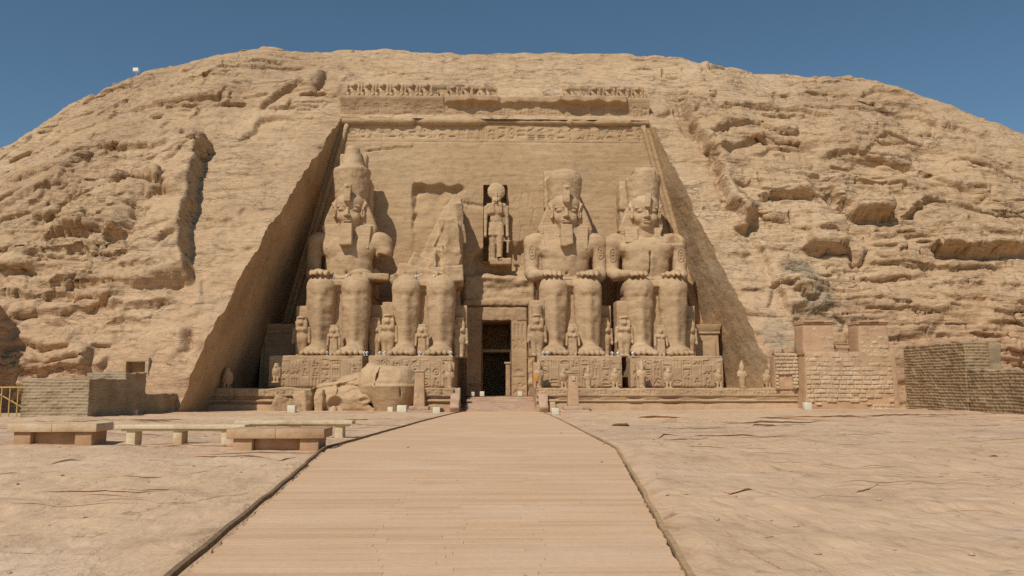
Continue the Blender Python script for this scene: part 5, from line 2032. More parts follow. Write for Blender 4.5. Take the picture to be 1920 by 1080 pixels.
def sculpt_baboon(v):
    """squatting baboon, hands raised to the sun; v changes how worn it is"""
    s = Sculpt((-1.05, -1.0, -.1), (1.05, .9, 2.65), .055)
    s.ell((0, .05, .8), (.52, .45, .8), .1)
    s.ell((0, .05, 1.3), (.62, .46, .52), .2)
    if v != 2:
        s.ell((0, -.15, 1.95), (.42, .42, .42), .15)
        s.box((0, -.52, 1.85), (.2, .26, .16), .1, .1)
        for g in (-1, 1):
            s.ell((g * .16, -.5, 2.05), (.08, .08, .06), .04, True)
    for g in (-1, 1):
        s.cap((g * .55, -.1, 1.45), (g * .74, -.4, .95), .2, .17, .1)
        if v != 1:
            s.cap((g * .74, -.42, .95), (g * .68, -.62, 1.62), .16, .13, .08)
            s.box((g * .68, -.66, 1.78), (.12, .07, .17), .04, .05)
        s.cap((g * .42, -.1, .45), (g * .58, -.55, .70), .27, .24, .1)
        s.cap((g * .58, -.55, .70), (g * .48, -.5, .15), .2, .15, .08)
        s.box((g * .48, -.62, .08), (.17, .3, .09), .05, .05)
    s.ell((0, -.52, .62), (.16, .16, .2), .1)
    s.box((0, .6, 1.2), (.6, .3, 1.2), .1, .15)
    s.rough(.03, .35, 3, v * 3 + 1.0)
    return s.mesh('baboon')


me_w0, me_w1, me_pr = sculpt_woman(0.0), sculpt_woman(.75), sculpt_princess()
me_fa, me_os = sculpt_falcon(), sculpt_osiris()


def slab_mesh(w, d, h):
    mb = MB()
    mb.box((0, d / 2, h / 2), (w, d, h), .2, .03, .5, .06)
    return mb


def figure(me, x, y, z, sc, label, cat='statue', group=None, slab=None, rz=0.0, name='small_statue', mat='statue'):
    t = thing(name, label, cat, (x, y, z), rz, group)
    o = link({'small_statue': 'figure', 'falcon_statue': 'bird', 'king_statue': 'figure', 'baboon_statue': 'animal'}.get(name, 'figure'), me, M[mat], t)
    o.scale = (sc, sc, sc)
    if slab:
        mb = MB()
        mb.box((slab[3] if len(slab) > 3 else 0, .25 * sc + slab[1] / 2, slab[2] / 2), (slab[0], slab[1], slab[2]), .25, .04, .6, .06)
        mb.build('back_slab', M['relief'], t, True)
    return t


FG = 'royal family figures beside the giants legs'
for k in range(4):
    x0 = ST_X[k]
    nm_ = ['leftmost giant', 'broken giant', 'giant right of the doorway', 'rightmost giant'][k]
    if k == 2:
        figure(me_w1, x0 - 3.45, 78.4, PB, 1.06, 'tall queen in long wig and flat-topped crown beside the doorway-side leg of the crowned giant', group=FG, slab=(1.5, 2.6, 5.6))
    else:
        figure(me_w0, x0 - 3.40, 78.9, PB, (1.0, 1.06, 1.02)[(0, 1, 0, 2)[k]], 'standing woman in long wig on the left side of the ' + nm_, group=FG, slab=(1.4, 2.4, (5.0, 5.4, 5, 5.6)[k], .05))
    figure(me_w0, x0 + 3.5, 80.9, PB, 1.02, 'standing figure in shade on the right side of the ' + nm_, group=FG, slab=(1.5, 2.4, 5.3, .05))
    figure(me_pr, x0 + (0.0, .05, .02, .05)[k], 77.9, PB, (.98, 1.0, 1.02, .98)[k], 'short figure standing between the feet of the ' + nm_, group=FG)

# the falcon-headed god in the niche over the door
s = Sculpt((-1.6, -1.1, -.1), (1.6, 1.1, 9.0), .06)
for g in (-1, 1):
    s.cap((g * .36, -.1 - g * .3, .25), (g * .42, 0, 3.6), .32, .46, .12)
    s.box((g * .36, -.4 - g * .3, .14), (.24, .55, .16), .08, .08)
    s.cap((g * 1.18, .0, 6.05), (g * 1.22, -.05, 4.4), .26, .20, .1)
    s.cap((g * 1.22, -.05, 4.4), (g * 1.24, -.25, 3.1), .2, .17, .08)
    s.ell((g * 1.24, -.3, 2.85), (.2, .22, .3), .06)
    s.box((g * .45, -.42, 5.95), (.20, .18, .6), .08, .06)
s.box((0, 0, 3.55), (.82, .42, .78), .15, .15, tap=-.12)
s.ell((0, 0, 4.7), (.72, .42, .6), .2)
s.ell((0, 0, 5.7), (1.05, .48, .75), .3)
s.box((0, .05, 6.35), (1.1, .35, .22), .15, .2)
s.box((0, .1, 6.7), (.5, .4, .5), .2, .15)
s.ell((0, -.2, 6.85), (.40, .45, .42), .1)
s.cap((0, -.6, 6.85), (0, -.85, 6.62), .14, .06, .08)
for g in (-1, 1):
    s.ell((g * .18, -.58, 6.98), (.1, .08, .07), .04, True)
i0 = s.ell((0, .1, 8.0), (1.02, .40, 1.02), .08)
s.cap((0, -.35, 7.35), (0, -.35, 7.75), .12, .08, .06)
s.box((-.1, .45, 2.2), (.75, .3, 2.3), .1, .1)
s.rough(.025, .4, 3, 9.0)
t = thing('god_statue', 'falcon-headed standing god with a sun disc on its head in the niche above the door', 'statue', (.30, 88.75, 16.45))
link('figure', s.mesh('figure'), M['statue'], t)
mb = MB()
mb.box((1.28, -.55, 1.55), (.22, .2, 1.5), .2, .02, .3, .04)
mb.box((1.28, -.55, 2.15), (.62, .2, .16), .2, .02, .3, .04)
mb.build('emblem', M['statue'], t, True)
mb = MB()
mb.box((.5, -.2, -.2), (2.4, 1.5, .7), .25, .1, .6, .1)
mb.build('plinth', M['statue'], t, True)

# falcons and kings on the terrace edge, in front of the bases
G_F = 'stone falcons along the terrace'
TZ = 2.26


def tx_(px_, Y=74.3):
    return at(px_, 700, Y).x


FALC = [(427, 1.02, 74.0, 'stone falcon standing alone on the left terrace in front of the dark recess'),
        (519, .95, 74.2, 'stone falcon on a block at the left end of the leftmost base'),
        (1057, 1.0, 74.5, 'stone falcon between the orange-marked figure and the second pillar'),
        (1153, 1.02, 74.5, 'stone falcon in front of the right end of the base right of the doorway'),
        (1253, 1.04, 74.5, 'stone falcon in front of the middle of the rightmost base'),
        (1347, .98, 74.5, 'stone falcon at the right corner of the rightmost base'),
        (1438, .95, 74.2, 'last stone falcon at the far right, under the sloping recess wall')]
for px_, sc, Y, lab in FALC:
    figure(me_fa, tx_(px_, Y), Y, TZ + (.55 if px_ == 519 else 0), sc, lab, 'statue', G_F, None, random.uniform(-.1, .1), 'falcon_statue', 'statue')
G_K = 'stone kings along the terrace'
KING = [(843, .82, 74.4, 'weathered stone king on the front corner of the broken giant base, left of the stairs'),
        (1010, .92, 74.4, 'headless stone king wrapped with orange tape right of the stairs'),
        (1103, .74, 74.4, 'slim stone king just right of the second pillar'),
        (1203, .92, 74.4, 'broken stone king before the gap between the two right-hand bases'),
        (1391, .88, 74.2, 'mummy-shaped stone king in tall pointed crown at the right end of the terrace')]
for px_, sc, Y, lab in KING:
    t = figure(me_os, tx_(px_, Y), Y, TZ, sc, lab, 'statue', G_K, None, random.uniform(-.15, .15), 'king_statue', 'statue')
    if px_ == 1010:
        mb = MB()
        mb.box((-.32, -.42, 1.05), (.34, .05, .34), .3)
        mb.box((-.38, -.40, .62), (.10, .05, .55), .3)
        mb.box((-.22, -.40, .78), (.12, .05, .25), .3)
        mb.build('orange_tape', M['orange'], t)
    if px_ in (843, 1010, 1203):
        mb = MB()
        mb.box((0, .45, 1.15), (.9, .5, 2.5), .25, .06, .5, .08)
        mb.build('back_slab', M['relief'], t, True)

# baboons over the cornice
G_B = 'worn baboon figures in a row over the cornice'
BAB = [[sculpt_baboon(0)], [sculpt_baboon(1)], [sculpt_baboon(2)]]
bx = [(663, 0), (690, 0), (717, 0), (744, 0), (772, 0), (799, 0), (829, 2), (849, 0), (876, 0), (906, 1), (1064, 1), (1086, 2), (1114, 0), (1141, 0), (1167, 0), (1194, 0)]
WHERE = ['first from the left', 'second from the left', 'third from the left', 'fourth from the left', 'fifth from the left', 'last of the left-hand six', 'small broken one beside the rock step', 'second after the rock step', 'third after the rock step', 'eroded one ending the left row',
         'first after the long gap, eroded', 'broken stump after the long gap', 'third after the long gap', 'fourth after the long gap', 'last but one on the right', 'last one on the right']
for (px_, v), w in zip(bx, WHERE):
    figure(BAB[v][0], at(px_, 172, 91.8).x, 92.05, 36.05, (1.0 if px_ < 820 else .9) * (.8 if v == 2 else 1), 'squatting baboon with raised hands over the cornice, ' + w, 'baboon', G_B, None, 0, 'baboon_statue', 'statue')

# ------------------------------------------------------------------ terrace along the front
def terrace(lab, xa, xb, seed, tidy):
    t = thing('temple_terrace', lab, 'terrace', ((xa + xb) / 2, 73.2, 0), 0, 'terraces under the giants')
    o = np.array([(xa + xb) / 2, 73.2, 0])
    pr = [(.15, -.3), (.0, .0), (.06, .4), (.12, .86), (.02, 1.0), (-.14, 1.06), (-.17, 1.12), (-.14, 1.20), (.04, 1.24), (.40, 1.30), (.42, 1.40), (.40, 1.50), (.02, 1.56)]
    pr += [(.0, q) for q in np.arange(1.62, 2.16, .06)] + [(.02, 2.2), (.08, 2.26), (.5, 2.27), (1.5, 2.27), (3.0, 2.27), (8, 2.26), (15.5, 2.26)]
    pr = np.array(pr)
    xs = np.arange(xa, xb + .01, .09)
    Xt = np.repeat(xs[None, :], len(pr), 0)
    Yt = np.repeat(pr[:, :1], len(xs), 1)
    Zt = np.repeat(pr[:, 1:], len(xs), 1)
    band = (pr[:, 1] > 1.6) & (pr[:, 1] < 2.2) & (pr[:, 0] < .1)
    zz_ = pr[band, 1]
    Yt[band] += .07 * carve_text(xb - xa, .55, xs - xa, zz_ - zz_[0], int(seed) + 77, False, False, .4)
    brk = sstep(-.05, .35, noise(xs * .33 + seed, 1.0, 2)) if tidy else sstep(-.6, .1, noise(xs * .5 + seed, 1.0, 2))
    lipm = (pr[:, 1] > .95) & (pr[:, 1] < 1.25)
    Yt[lipm] += ((1 - brk) * .18)[None, :]
    slot = (pr[:, 1] > 1.25) & (pr[:, 1] < 1.55)
    Yt[slot] -= ((1 - brk) * .30)[None, :]
    topm = (pr[:, 1] > 1.9)
    Zt[topm] += (.10 if tidy else .22) * noise(xs * .45 + seed, 3.0, 1)[None, :] * np.where(pr[topm, 0] < 2, 1, .2)[:, None]
    front = (pr[:, 0] < .6)
    amp = .03 if tidy else .08
    Yt[front] += amp * fbm(Xt[front] * .7, Zt[front] * 1.2, seed, 3)
    if not tidy:      # big squared blocks with open joints
        j = np.abs(((xs + .4 * np.sin(xs)) / 2.1) % 1 - .5) * 2.1
        Yt[topm | band] += (.16 * np.exp(-((1.05 - j) / .07) ** 2))[None, :]
    V = np.stack([Xt, Yt + 73.2, Zt], -1)
    link('stone_front', mesh_np('stone_front', V.reshape(-1, 3) - o, grid_faces(len(pr), len(xs)), True), M['relief'], t)
    for xe, s in ((xs[0], 1), (xs[-1], -1)):
        mb = MB()
        mb.box((xe + s * .2 - o[0], 7.6 + .22, .95), (.42, 15.1, 2.6), .3, .04, .6, .05, seed=seed)
        mb.build('end_block', M['relief'], t, True)
    mb = MB()
    mb.box((0, -.06, .30), (xb - xa - .1, .3, 1.0), .3, .03, 1.0, .06, taper=(1, .55), seed=seed)
    mb.build('plaster_footing', M['plaster'], t, True)
    return t


terrace('left stone terrace with cracked blocks, running behind the fallen boulders', -27.2, -3.55, 3.0, False)
terrace('right inscribed stone terrace with a broken moulding, from the stairs to the ruined chapel', 3.95, 28.4, 8.0, True)

# sloping side stones of the stairs
for x0, lab, s in ((-3.45, 'sloping weathered side stone left of the stairs', 1), (4.55, 'broken sloping side stone right of the stairs', -1)):
    t = thing('stair_balustrade', lab, 'balustrade', (x0, 72.9, 0))
    mb = MB()
    mb.box((0, .35, 1.02), (.85, 3.0, 1.15), .14, .06, .6, .10, rotx=.62)
    mb.box((0, .9, .5), (.8, 2.6, 1.1), .14, .05, .6, .10)
    mb.build('coping_stone', M['pinkstone'], t, True)
    mb = MB()
    if s < 0:
        mb.box((.85, .2, .55), (.6, 2.6, .9), .14, .06, .6, .10, rotx=.5, rotz=0) if False else mb.box((.85, .2, .55), (.6, 2.6, .9), .14, .06, .6, .10, rotx=.5)
        mb.build('side_block', M['relief'], t, True)
    else:
        mb.box((.0, 1.6, 1.75), (.8, 1.0, .9), .14, .06, .6, .10)
        mb.build('top_block', M['relief'], t, True)

# ------------------------------------------------------------------ fallen head and crown
BO = np.array([-13.6, 72.6, 0.0])
s = Sculpt((-4.6, -2.4, -.3), (4.2, 3.2, 4.8), .075)
s.ell((.3, .9, 1.25), (3.1, 1.9, 1.75), .2)
s.box((.2, 1.4, 2.3), (2.8, 1.4, .85), .3, .5, ry=-.20, rx=.1)
s.box((1.3, 1.7, 3.1), (1.8, 1.0, .55), .2, .5, ry=-.12)
s.box((2.2, .6, 1.1), (1.25, 1.5, .9), .4, .5, ry=.5)
s.box((-3.15, -.1, .95), (.62, .95, 1.25), .07, .06, rz=-.42, ry=-.16)
s.box((-2.45, .2, 1.1), (.16, 1.0, 1.5), .02, .05, True, rz=-.1)
s.box((-1.85, -.35, .95), (.36, .85, 1.3), .06, .06, ry=.04)
s.box((1.9, -1.2, 2.5), (2.2, 1.0, .7), .05, .1, True, rx=-.7, ry=.1)
s.box((3.2, -.6, 2.0), (.8, 1.8, 1.2), .05, .15, True, ry=.75)
s.ell((-.45, -1.3, .75), (.78, 1.1, .95), .1, True)
s.box((-.7, -1.6, .2), (.6, .9, .7), .1, .1, True)
s.ell((-.55, -.75, .25), (.45, .4, .55), .05)
s.ell((2.1, -.85, 1.25), (.7, .25, .45), .15)
s.ell((2.1, -1.05, 1.25), (.42, .18, .2), .05, True)
i, j, l = np.nonzero(np.abs(s.f) < .6)
xx, yy_, zz_ = s.ax[0][i], s.ax[1][j], s.ax[2][l]
q = zz_ * 1.5 - .25 * xx + .6 * noise(xx * .4, yy_ * .4, zz_ * .4)
s.f[i, j, l] += (.14 * fbm(xx * .6, yy_ * .6, zz_ * .8, 4) + .10 * (q - np.floor(q)) * sstep(1.3, 2.2, zz_)).astype(np.float32)
o = link('fallen_rock', s.mesh('fallen_rock'), M['statue'], None, Vector(BO))
o['label'] = 'huge fallen chunk of a giant with split upright slabs, lying before the leftmost base'
o['category'] = 'fallen rock'
s = Sculpt((-3.4, -3.0, -.5), (3.2, 3.2, 5.6), .075)
s.lathe((.15, 0, 0), [(-.3, 1.35), (.2, 1.5), (1.2, 1.95), (2.25, 2.36), (2.32, 2.42), (2.42, 2.42), (2.5, 2.34)], .05, .95)
s.ell((.15, .05, 2.5), (2.36, 2.2, 2.3), .12)
s.box((.6, .2, 4.75), (3.0, 3.0, .62), .1, .4, True, ry=.10)
s.ell((-1.9, .8, 2.6), (1.15, 1.4, 1.9), .4)
s.box((-.95, -1.9, 3.6), (.05, .8, 1.3), .02, .08, True, ry=.25)
s.box((1.0, -2.0, 2.3), (.04, .8, .9), .02, .08, True, ry=-.05)
i, j, l = np.nonzero(np.abs(s.f) < .5)
xx, yy_, zz_ = s.ax[0][i], s.ax[1][j], s.ax[2][l]
s.f[i, j, l] += ((.13 * fbm(xx * .7, yy_ * .7, zz_ * .9, 4)) * sstep(2.2, 3.0, zz_) + .03 * fbm(xx * 1.2, yy_ * 1.2, zz_ * 1.2, 3)).astype(np.float32)
o = link('crown_fragment', s.mesh('crown_fragment'), M['statue'], None, (-9.15, 72.2, .1))
o['label'] = 'big fallen crown fragment with a rounded top, lying against the left slim pillar'
o['category'] = 'fallen rock'
for (x0, y0, r_, lab) in ((-18.6, 72.3, .8, 'broken angular block lying at the foot of the left terrace beside the fallen chunk'), (-17.6, 72.1, .55, 'small squarish block leaning on the left end of the fallen chunk')):
    s = Sculpt((-1.6, -1.4, -.4), (1.6, 1.4, 1.8), .07)
    s.box((0, 0, .5), (r_ * 1.4, .8, r_), .08, .05, rz=.3, ry=.35)
    s.box((.3, .1, .3), (r_, .7, r_ * .8), .1, .1, rz=-.3, ry=-.2)
    s.rough(.09, .6, 3, x0)
    o = link('fallen_rock', s.mesh('fallen_rock'), M['relief'], None, (x0, y0, .1))
    o['label'], o['category'] = lab, 'fallen rock'

# ------------------------------------------------------------------ slim pillars on stepped feet
for x0, lab, sd in ((-6.4, 'slim tapering pillar left of the boardwalk in front of the fallen crown', 1), (6.95, 'slim pillar with a chipped cap right of the boardwalk', 2)):
    t = thing('stone_pillar', lab, 'pillar', (x0, 70.0, .15), 0, 'slim pillars flanking the boardwalk')
    mb = MB()
    mb.box((0, 0, 2.05), (.98, .98, 3.0), .2, .015, .5, .04, taper=(.78, .78), seed=sd)
    mb.build('shaft', M['plaster'], t, True)
    mb = MB()
    if sd == 1:
        mb.box((0, 0, 3.62), (.90, .90, .14), .2, .02, .4, .03)
    else:
        mb.box((-.05, 0, 3.50), (1.15, 1.0, .16), .15, .04, .4, .03)
        mb.box((-.1, 0, 3.35), (.95, .85, .22), .15, .04, .4, .03)
    mb.build('cap', M['palestone' if sd == 1 else 'relief'], t, True)
    mb = MB()
    mb.box((0, 0, .42), (1.7, 1.5, .34), .2, .04, .5, .05, seed=sd)
    mb.box((.1, 0, .12), (2.6, 1.9, .34), .2, .06, .6, .06, seed=sd + 4)
    mb.build('stepped_foot', M['pinkstone'], t, True)
    mb = MB()
    mb.box(((-.22 if sd == 1 else .02), -.47, (1.55 if sd == 1 else 3.0)), (.3, .05, .42), .1, .01, .3, .02)
    mb.build('plaster_patch', M['palestone'], t, True)

# ------------------------------------------------------------------ mud-brick walls
def brick_fn(h=.24, w=.62, depth=.05, ragged=.0, base=0.0):
    def f(W, n):
        q = (W[:, 2] - base + .05 * noise(W[:, 0] * .5, W[:, 1] * .5, W[:, 2])) / h
        i = np.floor(q)
        fz = q - i
        u = (W[:, 0] + W[:, 1]) / w + (i % 2) * .5 + .2 * noise(i * .7, W[:, 0] * .3, 2)
        fu = u - np.floor(u)
        g = np.exp(-(np.minimum(fz, 1 - fz) * h / .055) ** 2) * 1.0 + .4 * np.exp(-(np.minimum(fu, 1 - fu) * w / .05) ** 2)
        side = np.abs(n[:, 2]) < .6
        r = (rnd(i, np.floor(u), 5) - .5) * .05
        up = (n[:, 2] > .6) * ragged * noise(W[:, 0] * .9, W[:, 1] * .9, 3)
        return (r - depth * g + .022 * noise(W[:, 0] * 1.5, W[:, 1] * 1.5, W[:, 2] * 2)) * side + up
    return f


t = thing('mud_brick_wall', 'grey-green mud-brick wall at the left, stepping down towards the cliff', 'brick wall', (-28.0, 52.0, .3))
mb = MB()
mb.box((0, 2.6, 1.15), (4.3, 5.2, 3.1), .05, .03, .5, .05, fn=brick_fn(.20, .45, .05, .10))
mb.build('wall_block', M['mudgreen'], t, True)
mb = MB()
mb.box((.75, 6.8, 1.45), (2.75, 3.4, 3.4), .06, .03, .5, .06, fn=brick_fn(.20, .45, .05, .15))
mb.build('wall_block', M['mudgreen'], t, True)
mb = MB()
mb.box((1.75, 11.5, .62), (.8, 6.2, 1.95), .06, .03, .5, .06, fn=brick_fn(.20, .45, .05, .12))
mb.build('wall_block', M['mudgreen'], t, True)
t = thing('mud_brick_wall', 'long brown mud-brick wall at the right edge, higher near the chapel', 'brick wall', (37.6, 60.0, .2))
mb = MB()
mb.box((0, 5.9, 2.75), (2.0, 9.3, 6.0), .06, .05, .6, .08, fn=brick_fn(.24, .52, .075, .3))
mb.build('wall_block', M['mud'], t, True)
mb = MB()
mb.box((.05, -9.1, 1.6), (2.0, 20.6, 3.75), .06, .05, .6, .08, fn=brick_fn(.24, .52, .075, .3))
mb.build('wall_block', M['mud'], t, True)
mb = MB()
mb.box((2.6, 7.5, 3.0), (3.0, 6.0, 5.6), .25, .08, .6, .12, fn=brick_fn(.20, .52, .06, .3))
mb.build('rear_block', M['mudgreen'], t, True)

# ------------------------------------------------------------------ ruined chapel on the right
CX = 32.2
t = thing('ruined_chapel', 'ruined chapel gate of pale stones and plaster with two stub towers', 'chapel', (CX, 71.2, .2))
mb = MB()
mb.box((0, 1.3, 2.65), (8.5, 2.6, 5.4), .3, .03, .8, .06, taper=(.965, .9))
mb.build('wall', M['plaster'], t, True)
for x0, nm_ in ((-2.8, 'l'), (2.25, 'r')):
    mb = MB()
    mb.box((x0, 1.3, 6.55), (2.85, 2.3, 2.9), .3, .03, .8, .05, taper=(.92, .92))
    tw = mb.build('tower', M['plaster'], t, True)
    mb = MB()
    for q in range(3):
        mb.box((x0 - .9 + q * .9 + .02, 1.3, 8.08 + .03 * (q % 2)), (.92, 2.55 + .1 * (q % 2), .16), .25, .03, .4, .03, seed=q)
    mb.box((x0, 1.3, 7.93), (2.75, 2.35, .16), .25, .02, .4, .03)
    mb.build('cornice', M['plaster'], tw, True)
mb = MB()
mb.box((-.25, 2.3, 5.85), (2.2, .5, .30), .2, .03, .5, .04)
mb.box((-.25, 3.3, 6.75), (2.6, .6, 1.1), .2, .12, .5, .12)
mb.box((-.25, 2.6, 6.18), (2.3, .6, .10), .2, .02, .5, .02)
mb.build('lintel', M['relief'], t, True)


def masonry(x, z, hrow, wmin, wmax, seed):
    """height of a facing of rough squared stones, 0 in the joints"""
    h = np.zeros(x.shape)
    for xi in range(x.shape[0]):
        pass
    row = np.floor((z + .05 * noise(x * .5, z * .3, seed)) / hrow).astype(int)
    fz = (z + .05 * noise(x * .5, z * .3, seed)) / hrow - row
    w = wmin + (wmax - wmin) * rnd(row, seed)
    u = x / w + rnd(row, seed + 1) * 5 + .35 * noise(x * .45, row * 1.7, seed)
    c = np.floor(u).astype(int)
    fu = u - c
    e = np.minimum(np.minimum(fz, 1 - fz) * hrow, np.minimum(fu, 1 - fu) * w)
    return sstep(.01, .06, e), rnd(row, c, seed + 2), row, c


sx_ = np.arange(-4.15, 3.95, .05)
sz_ = np.arange(.05, 7.75, .05)
Xs, Zs = np.meshgrid(sx_, sz_)
hm, rv, row, cc = masonry(Xs, Zs, .40, .55, 1.35, 4)
has = np.ones(Xs.shape)
# bare plaster: along the foot, right edge, and most of the towers; nothing in the gap between the towers
has *= (Zs > .95 + .55 * (rnd(row, cc, 9) > .6) + .5 * sstep(1.2, 1.6, Xs)) | ((rv > .8) & (Zs > .6)) | ((Xs > 1.6) & (Zs > .1) & (Zs < .68))
has *= ~((Zs > 1.6) & (Zs < 2.0) & (Xs > 1.2) & (Xs < 2.2))
has *= ~((Zs > 5.35) & (Xs > -1.5) & (Xs < .98))
has *= ~((Zs > 5.1) & (Xs < -1.3) & (rv < .80) & ~((Zs < 5.6) & (Xs > -2.6)))
has *= ~((Zs > 6.5) & (Xs > .9) & (rv < .62))
has *= ~(Zs > 7.6) * ~(Xs > 3.72)
bat = .05 + .045 * Zs - .02
Ys = bat - .02 - has * hm * (.10 + .08 * (rv - .3) + .04 * fbm(Xs * 2, Zs * 2, 3, 3)) + (1 - has) * .22 + (1 - hm) * has * .03
key = (has * hm) > .02
kc = key[:-1, :-1] | key[1:, :-1] | key[:-1, 1:] | key[1:, 1:]
Ys[Zs > 5.35] += .02
Vs = np.stack([Xs * (1 - .004 * Zs), Ys, Zs], -1).reshape(-1, 3)
fc = mesh_np('stone_facing', Vs, grid_faces(len(sz_), len(sx_), kc), True)
o = link('stone_facing', fc, M['palestone'], t)
# low broken return wall beside the chapel
t = thing('ruined_wall', 'low ruined stone wall with gaps between the chapel and the terrace', 'wall', (26.9, 73.0, 2.2))
sx_ = np.arange(-1.0, 1.15, .05)
sz_ = np.arange(0, 4.0, .05)
Xs, Zs = np.meshgrid(sx_, sz_)
hm, rv, row, cc = masonry(Xs, Zs, .33, .45, .8, 9)
Ys = -.02 - hm * (.14 + .08 * (rv - .5)) + .10 * Zs * .2
kc = ((Zs < 3.3 + .5 * noise(Xs * 1.3, 1.0, 3)) & ~((Zs < 1.3) & (Xs > -.75) & (Xs < .55)))[:-1, :-1]
link('stone_facing', mesh_np('stone_facing', np.stack([Xs, Ys, Zs], -1).reshape(-1, 3), grid_faces(len(sz_), len(sx_), kc), True), M['palestone'], t)
mb = MB()
mb.box((.05, .72, 1.55), (2.1, 1.3, 3.2), .2, .05, .5, .06)
mb.build('core', M['plaster'], t, True)
mb = MB()
mb.box((-.75, .3, 3.35), (.5, .7, .5), .15, .08, .4, .06, roty=.2)
mb.box((.35, .35, 3.55), (.9, .7, .55), .15, .1, .4, .06, roty=-.15)
mb.build('top_stones', M['relief'], t, True)

# small shrines in both inner corners of the recess
for x0, lab in ((-22.3, 'dark small shrine with a flared cornice in the left inner corner'), (21.9, 'small shadowed shrine with a flared cornice behind the rightmost giant')):
    t = thing('corner_shrine', lab, 'shrine', (x0, 86.2, 1.4), 0, 'shrines in the recess corners')
    mb = MB()
    mb.box((0, 0, 3.3), (4.2, 4.6, 6.6), .3, .03, .8, .06, taper=(.95, .95))
    mb.box((0, -2.2, 2.9), (3.2, .4, 5.6), .3, .02, .8, .05)
    mb.build('wall', M['relief'], t, True)
    mb = MB()
    mb.box((0, 0, 7.1), (4.15, 4.55, .85), .2, .02, .8, .05, taper=(1.12, 1.12))
    mb.box((0, 0, 6.65), (4.3, 4.7, .22), .2, .02, .8, .06)
    mb.build('cornice', M['relief'], t, True)

# ------------------------------------------------------------------ benches
def stone_bench(lab, x, y, rz, mat, matf, L=2.55, W=1.15, z=.93):
    t = thing('stone_bench', lab, 'bench', (x, y, z), rz, 'benches on the plaza')
    for s in (-1, 1):
        mb = MB()
        mb.box((s * L / 4, 0, .45), (L / 2 - .006, W, .24), .08, .006, .3, .012, seed=s)
        mb.build('seat_slab', mat, t, True)
        mb = MB()
        mb.box((s * (L / 2 - .40), 0, .11), (.48, W * .86, .44), .12, .006, .3, .012, seed=s)
        mb.build('leg', matf, t, True)
    mb = MB()
    mb.box((0, .03, .12), (L - 1.3, W * .55, .42), .15, .006, .3, .012)
    mb.build('middle_block', matf, t, True)
    return t


def long_bench(lab, x, y, rz, L, legs, mat, z=.93, h=.50):
    t = thing('long_bench', lab, 'bench', (x, y, z), rz, 'benches on the plaza')
    mb = MB()
    mb.box((0, 0, h), (L, .62, .12), .07, .008, .3, .014)
    mb.box((0, 0, h - .09), (L - .3, .5, .07), .07, .008, .3, .012)
    mb.build('seat_slab', mat, t, True)
    for q in legs:
        mb = MB()
        mb.box((q, 0, h / 2 - .1), (.26, .44, h + .06), .08, .008, .3, .014)
        mb.build('leg', mat, t, True)
    return t


stone_bench('pale stone bench at the far left with a broken-edged slab on two blocks', -12.95, 24.55, 0.03, M['bench'], M['benchbrown'])
stone_bench('brown stone bench nearest the boardwalk with a slab on blocks', -5.62, 21.55, 0.02, M['benchbrown'], M['benchbrown'], 2.5, 1.2)
long_bench('long low cream bench on thick legs between the two stone benches', -9.0, 23.75, -.03, 3.75, (-1.45, -.1, 1.3), M['cream'])
long_bench('farther cream bench whose right end shows behind the brown bench', -6.6, 27.1, -.02, 3.9, (-1.5, 0, 1.5), M['cream'], .93, .46)
o = link('stone', None)
COL.objects.unlink(o)
bpy.data.objects.remove(o)
s = Sculpt((-.5, -.4, -.2), (.5, .4, .4), .03)
s.ell((0, 0, .05), (.32, .2, .16), .05)
s.rough(.04, .2, 3, 1)
o = link('loose_stone', s.mesh('loose_stone'), M['pinkstone'], None, (-7.05, 22.3, .98))
o['label'], o['category'] = 'rounded stone lying under the left end of the brown bench', 'stone'

# ------------------------------------------------------------------ gate, door, post, ridge mast
t = thing('metal_gate', 'yellow painted metal gate of upright bars with a diagonal brace', 'gate', (-34.6, 53.0, .3), 0)
mb = MB()
for z0 in (.16, 2.15):
    mb.bar((-3.0, 0, z0), (4.6, 0, z0), .09)
for x0 in (-3.0, .75, 4.6):
    mb.bar((x0, 0, -.1), (x0, 0, 2.15), .09)
mb.build('gate_frame', M['yellowmetal'], t)
for k in range(14):
    x0 = -2.55 + k * .52
    if abs(x0 - .75) < .15:
        continue
    mb = MB()
    mb.bar((x0, 0, .16), (x0, 0, 2.15), .055)
    mb.build('bar', M['yellowmetal'], t)
mb = MB()
mb.bar((2.2, .06, 1.85), (4.55, .06, .55), .07)
mb.build('brace', M['yellowmetal'], t)

d0 = at(238, 678, 66.6)
t = thing('cliff_doorway', 'square doorway cut in the cliff foot with a yellow wooden door standing open', 'doorway', (at(254, 700, 66.6).x, 66.55, .4))
wv, hv = at(270, 700, 66.6).x - d0.x + .1, d0.z - .4
mb = MB()
mb.box((-wv / 2 - .14, .78, hv / 2), (.30, 1.6, hv + .1), .3, .02, .5, .03)
mb.box((wv / 2 + .14, .78, hv / 2), (.30, 1.6, hv + .1), .3, .02, .5, .03)
mb.box((0, .78, hv + .16), (wv + .58, 1.6, .34), .3, .02, .5, .03)
mb.build('stone_frame', M['facade'], t, True)
mb = MB()
for q in range(4):
    mb.box((wv / 2 - .08 - .02 * q, .55 + q * .2, hv / 2 - .4), (.06, .19, hv - .85), .5)
mb.box((wv / 2 - .42, .28, hv / 2 - .42), (.55, .05, hv - .85), .5)
for q in range(5):
    mb.box((wv / 2 - .42, .245, .25 + q * (hv - 1.1) / 4.2), (.55, .03, .09), .5)
mb.build('door_leaf', M['wooddoor'], t)
mb = MB()
mb.box((0, .9, hv - .48), (wv, .1, .95), .5)
mb.build('top_panel', M['benchbrown'], t)

